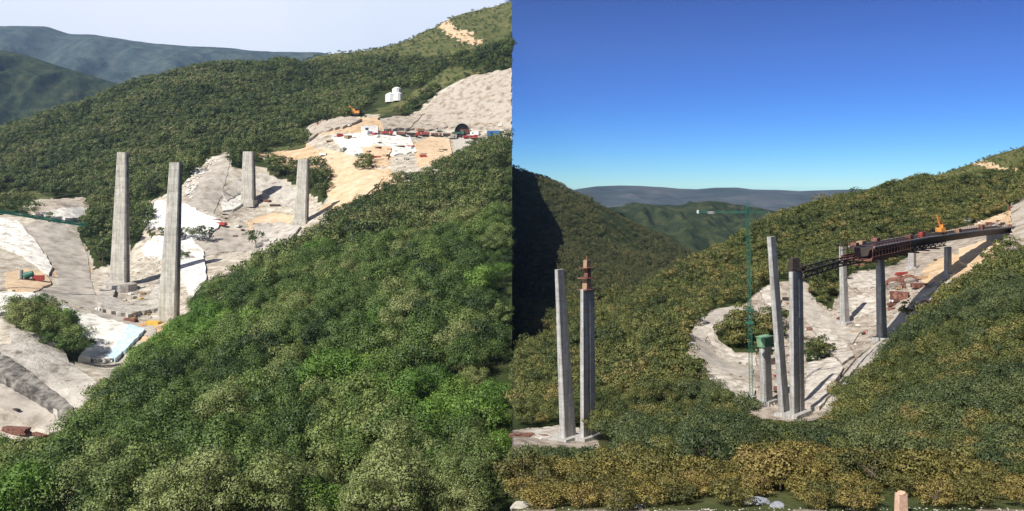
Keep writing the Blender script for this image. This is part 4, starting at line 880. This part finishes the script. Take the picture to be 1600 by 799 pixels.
# --- machines
def excavator(u, v, L, rz, mk, label, cat='excavator'):
    p = G(u, v); s = px(p, L)/9.0; o = empty('excavator', p, rz, s); tag(o, label, cat)
    for sy in (-1, 1):
        q = MB(); q.box((0, sy*1.2, .5), (4.2,.6,.95)); q.tube((2.1, sy*1.2-.3, .5), (2.1, sy*1.2+.3, .5), .47, n=10); q.tube((-2.1, sy*1.2-.3, .5), (-2.1, sy*1.2+.3, .5), .47, n=10); q.build('track', M['tyre'], o)
    MB().box((-.3,0,1.75), (3.8,2.6,1.3)).build('body', M[mk], o); MB().box((-2.3,0,1.8), (.9,2.5,1.5)).build('counterweight', M['steel_dark'], o)
    c = MB().box((1.0,.75,2.6), (1.5,1.0,1.7)).build('cab', M[mk], o); MB().box((1.78,.75,2.85), (.05,.8,.9)).build('window', M['glass'], c)
    q = MB(); q.tube((1.2,-.3,2.0), (3.6,-.3,4.9), .35, .3, 4); q.tube((3.6,-.3,4.9), (5.2,-.3,4.2), .3, .25, 4); q.build('boom', M[mk], o)
    q = MB(); q.tube((5.2,-.3,4.3), (5.9,-.3,1.5), .25, .2, 4); q.build('arm', M[mk], o); MB().box((5.7,-.3,.9), (1.1,1.1,1.0), ry=.5, taper=.7).build('bucket', M['steel_dark'], o); return o
def truck(u, v, L, rz, mk, label, bedk='steel_dark', tall=1.0, cat='truck'):
    p = G(u, v); s = px(p, L)/7.5; s *= 1.35 if u < 800 else 1; o = empty('site_truck', p, rz, s); tag(o, label, cat)
    c = MB().box((2.7,0,1.7), (1.7,2.3,2.0), taper=.93).build('cab', M[mk], o); MB().box((3.55,0,2.1), (.06,1.9,.8)).build('windscreen', M['glass'], c)
    MB().box((0,0,.85), (6.8,1.1,.35)).build('chassis', M['steel_dark'], o)
    MB().box((-1.1,0,1.2+.9*tall), (5.0,2.4,1.8*tall), taper=1.04).build('bed', M[bedk], o)
    for x in (2.6,-1.4,-2.6):
        for sy in (-1, 1):
            MB().tube((x, sy*.8, .5), (x, sy*1.18, .5), .52, n=12).build('wheel', M['tyre'], o)
    return o
def container(u, v, L, rz, mk, label, hh=2.6, cat='container', name='container', dmin=None):
    p = G(u, v, dmin); s = px(p, L)/6.0; o = empty(name, p, rz, s); tag(o, label, cat)
    q = MB(); q.box((0,0,hh/2+.1), (6,2.4,hh))
    for k in range(18):
        for sy in (-1, 1): q.box((-2.8+k*.33, sy*1.22, hh/2+.1), (.16,.06,hh*.9))
    q.build('body', M[mk], o)
    for k in (-1, 1): MB().box((3.02, k*.58, hh/2+.1), (.06,1.1,hh*.92)).build('door', M[mk], o)
    MB().box((0,0,hh+.16), (6.1,2.5,.1)).build('roof', M['white'] if mk == 'white' else M[mk], o)
    q = MB(); q.box((-1,-1.27,1.6), (1.1,.05,.8)); q.build('window', M['glass'], o); return o
def cabin_dark(*a, **k): return container(*a, **k)
excavator(557, 181, 28, R(160), 'orange', 'orange excavator parked at the edge of the wood above the clearing')
excavator(500, 196, 15, R(20), 'red', 'small dark red digger on the beige ledge below the wood')
excavator(536, 196, 11, R(200), 'rust', 'rusty small digger between the red digger and the orange excavator') if False else None
container(771, 214, 20, R(8), 'blue', 'blue container beside the tunnel, at the right edge of the left view')
container(742, 212, 14, R(-20), 'white', 'white cabin between the tunnel mouth and the blue container')
container(578, 209, 26, R(4), 'white', 'long white site cabin at the left end of the vehicle row')
for u, v, L, rz, mk, bk, lb in [(604,212,15,10,'red','red','red tipper truck just right of the long white cabin'), (625,213,15,170,'white','rust','white cabbed truck with a rusty load, left of the red pair'),
                                (645,214,14,15,'red','steel_dark','red truck with a dark bed in the middle of the vehicle row'), (662,213,14,190,'red','red','all red truck right of the middle of the vehicle row'),
                                (682,214,13,5,'rust','rust','rust brown truck nearest the left of the tunnel mouth'), (700,214,12,-10,'wood','steel_dark','brown truck waiting at the tunnel mouth')]:
    truck(u, v, L, R(rz), mk, lb, bk, .7)
truck(735, 219, 17, R(12), 'red', 'red loader truck parked in front of the tunnel mouth', 'red', .6)
truck(716, 212, 15, R(-5), 'green', 'green truck right at the foot of the tunnel opening', 'green', .45)
for u, v, L, lb in [(610,160,13,'lower left white tank cabin on the wooded slope'), (622,158,12,'lower right white tank cabin on the wooded slope'), (620,150,12,'top white tank cabin on the wooded slope')]:
    p = G(u, v, 480); s = px(p, L*1.25); o = empty('water_tank', p, R(20)); tag(o, lb, 'tank'); MB().tube((0,0,0), (0,0,s*.75), s*.5, s*.48, 12).build('tank', M['white'], o); MB().tube((0,0,s*.75), (0,0,s*.92), s*.5, s*.12, 12).build('lid', M['white'], o)
# tunnel mouth
p = G(722, 207, 500); s = px(p, 1); tn = empty('tunnel_portal', p, R(8)); tag(tn, 'dark round tunnel mouth in the foot of the beige rock cut', 'tunnel')
ring = MB(); n = 18
for i in range(n):
    a0, a1 = math.pi*i/n, math.pi*(i+1)/n
    def q_(a, r, y): return (math.cos(a)*r*s, y*s, math.sin(a)*r*1.08*s+1*s)
    V = [q_(a0,11.5,-4), q_(a1,11.5,-4), q_(a1,12.4,-4), q_(a0,12.4,-4), q_(a0,11.5,22), q_(a1,11.5,22), q_(a1,12.4,22), q_(a0,12.4,22)]
    ring.add(V, [(0,1,2,3),(7,6,5,4),(0,4,5,1),(3,2,6,7)])
ring.build('lining', M['cutface'], tn)
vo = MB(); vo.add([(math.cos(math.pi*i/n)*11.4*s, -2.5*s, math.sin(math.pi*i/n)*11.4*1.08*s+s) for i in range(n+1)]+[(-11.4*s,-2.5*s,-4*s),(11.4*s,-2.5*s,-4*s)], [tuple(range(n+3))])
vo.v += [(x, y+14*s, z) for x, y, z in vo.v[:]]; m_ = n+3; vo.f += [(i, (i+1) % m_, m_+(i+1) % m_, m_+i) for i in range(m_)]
vo.build('bore_shade', M['dark'], tn)  # near-black plug closes the mouth, the tunnel's deep shade is in its colour
# bars, beams, stacks
def stack(u, v, L, rz, mk, n, label, cat='beam stack', name='beam_stack', th=.06, dmin=None):
    p = G(u, v, dmin); s = px(p, L); o = empty(name, p, rz); tag(o, label, cat)
    for k in range(n):
        row, c = divmod(k, 3) if n > 3 else (0, k); MB().box((random.uniform(-.03,.03)*s, (c-1)*s*th*1.35, s*th*(.6+row*1.02)), (s*random.uniform(.9, 1), s*th, s*th)).build('beam', M[mk], o)
    return o
stack(588, 232, 22, R(-35), 'steel_dark', 2, 'long dark girder lying askew on the pale yard', th=.09)
stack(622, 230, 22, R(-8), 'steel_dark', 2, 'long dark girder lying level on the pale yard, right one', th=.09)
stack(540, 236, 8, R(60), 'steel_dark', 3, 'short dark bars standing at the left of the pale yard', th=.14)
stack(556, 238, 7, R(80), 'rust', 3, 'short rusty bars beside the dark ones on the pale yard', th=.14)
stack(530, 215, 16, R(-5), 'rust', 3, 'flat rusty bars on the ledge left of the long white cabin', th=.07)
stack(160, 485, 26, R(75), 'white', 6, 'pale formwork beams stacked on the road below the tallest pier', th=.09)
stack(185, 492, 16, R(20), 'white', 4, 'smaller pale beam stack near the yellow formwork', th=.12)
stack(205, 503, 22, R(-18), 'rust', 5, 'brown formwork beams left of the yellow ones', th=.12)
stack(240, 508, 24, R(-15), 'yellow', 6, 'yellow formwork beams at the foot of the second tall pier', th=.12)
stack(222, 510, 14, R(-35), 'orange', 3, 'orange formwork beams between the brown and the yellow ones', th=.14)
stack(415, 315, 22, R(-30), 'rust', 5, 'rusty bars scattered right of the squat far pier', th=.06)
stack(430, 322, 18, R(-12), 'steel_dark', 4, 'dark bars lying below the rusty ones by the squat far pier', th=.07)
stack(345, 352, 22, R(-20), 'red', 5, 'red scaffold sections at the right end of the white slab', th=.10)
stack(338, 346, 14, R(10), 'rust', 4, 'rusty scaffold sections behind the red ones', th=.12)
stack(25, 678, 46, R(-12), 'rust', 9, 'big stack of rusty red steel bars in the lower left corner', th=.07)
stack(62, 682, 34, R(-32), 'rust', 6, 'rusty bars lying right of the big stack in the lower left corner', th=.06)
stack(22, 640, 26, R(-30), 'steel_dark', 3, 'dark bars on the road above the rusty stacks', th=.06)
def piles(side_pts, n, Lr, label, group, seed, mats):
    rg = random.Random(seed); k = 0
    while k < n:
        u = rg.uniform(side_pts[0], side_pts[2]); v = rg.uniform(side_pts[1], side_pts[3]); q = G(u, v); sd = side_of(u)
        if not bool(site_mask(np.array([q.x]), np.array([q.y]), np.array([q.z]), sd)[0]): continue
        k += 1; mk = rg.choice(mats); o = stack(u, v, rg.uniform(*Lr), rg.uniform(0, 3.1), mk, rg.choice((2, 3, 5, 6)), label, 'material pile', 'material_pile', rg.uniform(.12, .3)); o['group'] = group
piles((505,196,790,250), 48, (6,13), 'small heap of building material lying on the upper yard by the tunnel', 'small heaps on the upper yard', 5, ['rust','white','steel_dark','wood','red','white','concrete'])
piles((150,455,270,515), 14, (5,10), 'small heap of building material near the feet of the tall left piers', 'small heaps by the tall piers', 6, ['rust','white','yellow','wood','concrete'])
piles((300,300,470,372), 12, (5,10), 'small heap of building material on the grey yard of the far left piers', 'small heaps by the far left piers', 7, ['rust','white','steel_dark','wood','concrete'])
piles((1190,400,1500,630), 60, (5,12), 'small heap of building material on the right clearing between the piers', 'small heaps on the right clearing', 8, ['rust','white','steel_dark','wood','rust','concrete'])
piles((1450,325,1595,356), 30, (4,9), 'small heap of building material on the bank above the right end of the deck', 'small heaps above the deck', 9, ['rust','white','steel_dark','wood'])
# mixer plant of the left
p = G(45, 440); s = px(p, 1); mx = empty('mixing_plant', p, R(15)); tag(mx, 'green and red grout mixing plant on an orange sand pad at the left edge', 'mixing plant')
MB().tube((-6*s,0,8*s), (6*s,0,13*s), 6*s, 4*s, 10).build('drum', M['green'], mx); MB().box((13*s,2*s,5*s), (16*s,9*s,8*s)).build('engine_housing', M['red'], mx)
MB().box((-3*s,-2*s,2.5*s), (22*s,10*s,4*s)).build('frame', M['steel_dark'], mx); MB().tube((-12*s,3*s,2*s), (-12*s,3*s,18*s), 3.5*s, 3.5*s, 10).build('silo', M['concrete'], mx)
lay('sand_pad', [(8,428),(40,422),(72,430),(80,446),(50,460),(12,455)], 1.2, M['sandy'], 3, 'orange sand pad under the grout mixing plant', 'sand pad')
# right view site clutter

def rings(u, v, L, n, rz, label):
    p = G(u, v); s = px(p, L); o = empty('steel_arch_set', p, rz); tag(o, label, 'steel arches')
    for k in range(n):
        q = MB(); m_ = 14
        for i in range(m_):
            a0, a1 = math.pi*i/m_, math.pi*(i+1)/m_; y = k*s*.28
            q.tube((math.cos(a0)*s/2, y, math.sin(a0)*s/2), (math.cos(a1)*s/2, y, math.sin(a1)*s/2), s*.055, n=5)
        q.build('arch', M['rust'], o)
    return o
rings(1398, 454, 32, 5, R(-25), 'set of rusty steel arches lying right of the deck pier'); rings(1422, 444, 24, 4, R(-20), 'smaller rusty arches behind the first arch set')
excavator(1400, 474, 17, R(200), 'rust', 'brown excavator below the steel arches in the right view')
stack(1406, 468, 28, R(-30), 'rust', 8, 'large rusty formwork stack below the arches', th=.14)
stack(1436, 450, 24, R(15), 'rust', 6, 'dark rusty formwork stack right of the arches', th=.14)
stack(1440, 436, 18, R(-15), 'wood', 5, 'orange timber stack right of the steel arches', th=.12)
stack(1408, 430, 22, R(25), 'red', 5, 'red steel bars above the steel arches', th=.10)
excavator(1350, 523, 13, R(30), 'red', 'small red excavator at the foot of the slim pier')
stack(1335, 520, 12, R(-20), 'wood', 4, 'timber pile at the foot of the slim pier', th=.14); stack(1368, 530, 12, R(15), 'rust', 4, 'rusty pile left of the deck pier foot', th=.14)
truck(1212, 612, 17, R(80), 'rust', 'brown truck half hidden between the short pier and the leaning pier', 'rust', 1.2); stack(1212, 588, 9, R(80), 'red', 3, 'red bars between the short pier and the leaning pier', th=.2)
container(1512, 346, 12, R(-10), 'white', 'white cabin on the cleared bank above the deck', dmin=430); container(1545, 352, 10, R(15), 'rust', 'rust brown cabin on the bank near the abutment', dmin=430)
truck(1530, 348, 10, R(10), 'white', 'small white truck between the two cabins above the deck', 'rust', .7)
# pad at the lower left of the right view
lay('work_platform', [(803,684),(830,676),(872,668),(905,672),(908,690),(872,700),(845,706),(835,692),(803,700)], .5, M['shotcrete_r'], 1.0, 'pale concrete platform at the foot of the long tapering pier', 'platform')
stack(815, 684, 40, R(12), 'rust', 6, 'rusty beams on the left part of the pale platform', th=.05); stack(842, 684, 30, R(10), 'rust', 6, 'rusty red beams close to the tapering pier', th=.06)
stack(850, 696, 18, R(30), 'white', 4, 'white planks in front of the rusty beams on the platform', th=.10); stack(906, 676, 12, R(80), 'white', 3, 'pale panels between the tapering pier and the twin pier', th=.2)
# foreground stones and marker
def rock(name, loc, r, m, label, seed, flat=.65, group=None):
    rg = random.Random(seed); bm = bmesh.new(); bmesh.ops.create_icosphere(bm, subdivisions=3, radius=1)
    ks = [(Vector((rg.gauss(0,1), rg.gauss(0,1), rg.gauss(0,1))).normalized(), rg.uniform(.55,.9)) for _ in range(12)]
    for v in bm.verts:
        c = v.co.normalized()
        for n_, d_ in ks:
            t_ = c.dot(n_)
            if t_ > d_: c = c - n_*(t_-d_)
        v.co = Vector((c.x*r[0], c.y*r[1], c.z*r[2]*1))
    me = D.meshes.new(name); bm.to_mesh(me); bm.free(); me.materials.append(m); o = D.objects.new(name, me); COL.objects.link(o); o.location = loc; o.rotation_euler = (0,0,rg.uniform(0,6)); 
    if label: tag(o, label, 'rock', group)
    return o
p = G(1182, 787, 20/SR); rock('boulder', p+Vector((0,0,-.05)), (.55,.42,.30), M['bluestone'], 'blue grey boulder at the bottom edge of the right view', 3)
for u, v, r, lb in [(812,794,.34,'pale boulder in the bottom left corner of the right view'), (1215,792,.25,'small dark stone just right of the blue grey boulder'), (1000,793,.2,'lone pale stone on the gravel below the yellow scrub')]:
    rock('boulder', G(u, v, 20/SR), (r*1.3, r, r*.7), M['bluestone'] if u > 1100 else M['stone'], lb, int(u))
p = G(1408, 800, 20/SR); s = px(p, 1); mk = empty('marker_post', p, R(15)); tag(mk, 'stubby pinkish orange broken block standing at the bottom edge', 'block')
bm = MB(); bm.box((0,0,14*s), (16*s,12*s,30*s), taper=.9); bm.build('post', M['brick'], mk); rk = rock('cap', (1.5*s,0,29*s), (8.5*s,6*s,4.5*s), M['brick'], None, 5); rk.parent = mk
def rubble(name, label, side, box, n, rr_, m, dmin, seed=1, mask=None):
    rg = np.random.default_rng(seed); mb = MB(); ico = [(Vector(v)) for v in [(0,0,1),(.9,0,.2),(.3,.85,.2),(-.7,.5,.2),(-.7,-.5,.2),(.3,-.85,.2),(0,0,-.6)]]
    fs = [(0,i,i % 5+1+ (0)) for i in range(1, 1)]
    u = rg.uniform(box[0], box[2], n*3); v = rg.uniform(box[1], box[3], n*3); ok = inpoly(u, v, mask) if mask else np.ones(n*3, bool)
    for a, b_ in list(zip(u[ok], v[ok]))[:n]:
        p = G(a, b_, dmin, side); r = rg.uniform(*rr_)*(1 if rg.random() < .9 else 1.8); Q = Matrix.Rotation(rg.uniform(0, 6.28), 3, 'Z') @ Matrix.Rotation(rg.uniform(-.5,.5), 3, 'X')
        mb.add([p+Q @ Vector((w.x*rg.uniform(.7,1.3), w.y*rg.uniform(.7,1.3), w.z*rg.uniform(.5,1)))*r for w in ico], [(0,1,2),(0,2,3),(0,3,4),(0,4,5),(0,5,1),(6,2,1),(6,3,2),(6,4,3),(6,5,4),(6,1,5)])
    tag(mb.build(name, m), label, 'rubble', kind='stuff')
rubble('gravel', 'loose pale stones on the gravel verge at the bottom of the right view', 'R', (805,794,1598,803), 260, (.015,.045), M['stone'], 20/SR)
rubble('rubble', 'cream boulders along the upper edge of the grey ramp', 'L', (280,238,358,320), 160, (1.0,2.6), M['shotcrete'], None, 2, [(286,296),(300,268),(330,244),(354,236),(345,246),(318,272),(302,304),(296,320)])
rubble('rubble', 'broken rock strewn over the upper clearing of the left view', 'L', (480,190,800,300), 420, (.6,1.8), M['stone'], None, 4, [(480,200),(650,190),(800,195),(800,215),(700,258),(600,300),(540,320)])
rubble('rubble', 'broken rock strewn around the feet of the tall piers', 'L', (140,390,330,520), 380, (.4,1.5), M['stone'], None, 5, [(150,470),(172,420),(230,400),(320,400),(320,440),(280,500),(200,500)])
rubble('rubble', 'broken rock strewn on the grey yard near the squat pier', 'L', (300,300,480,400), 240, (.4,1.4), M['stone'], None, 6)
rubble('rubble', 'broken rock strewn around the piers of the right clearing', 'R', (1180,420,1500,640), 1100, (.12,.5), M['stone'], None, 7, SITE_R)
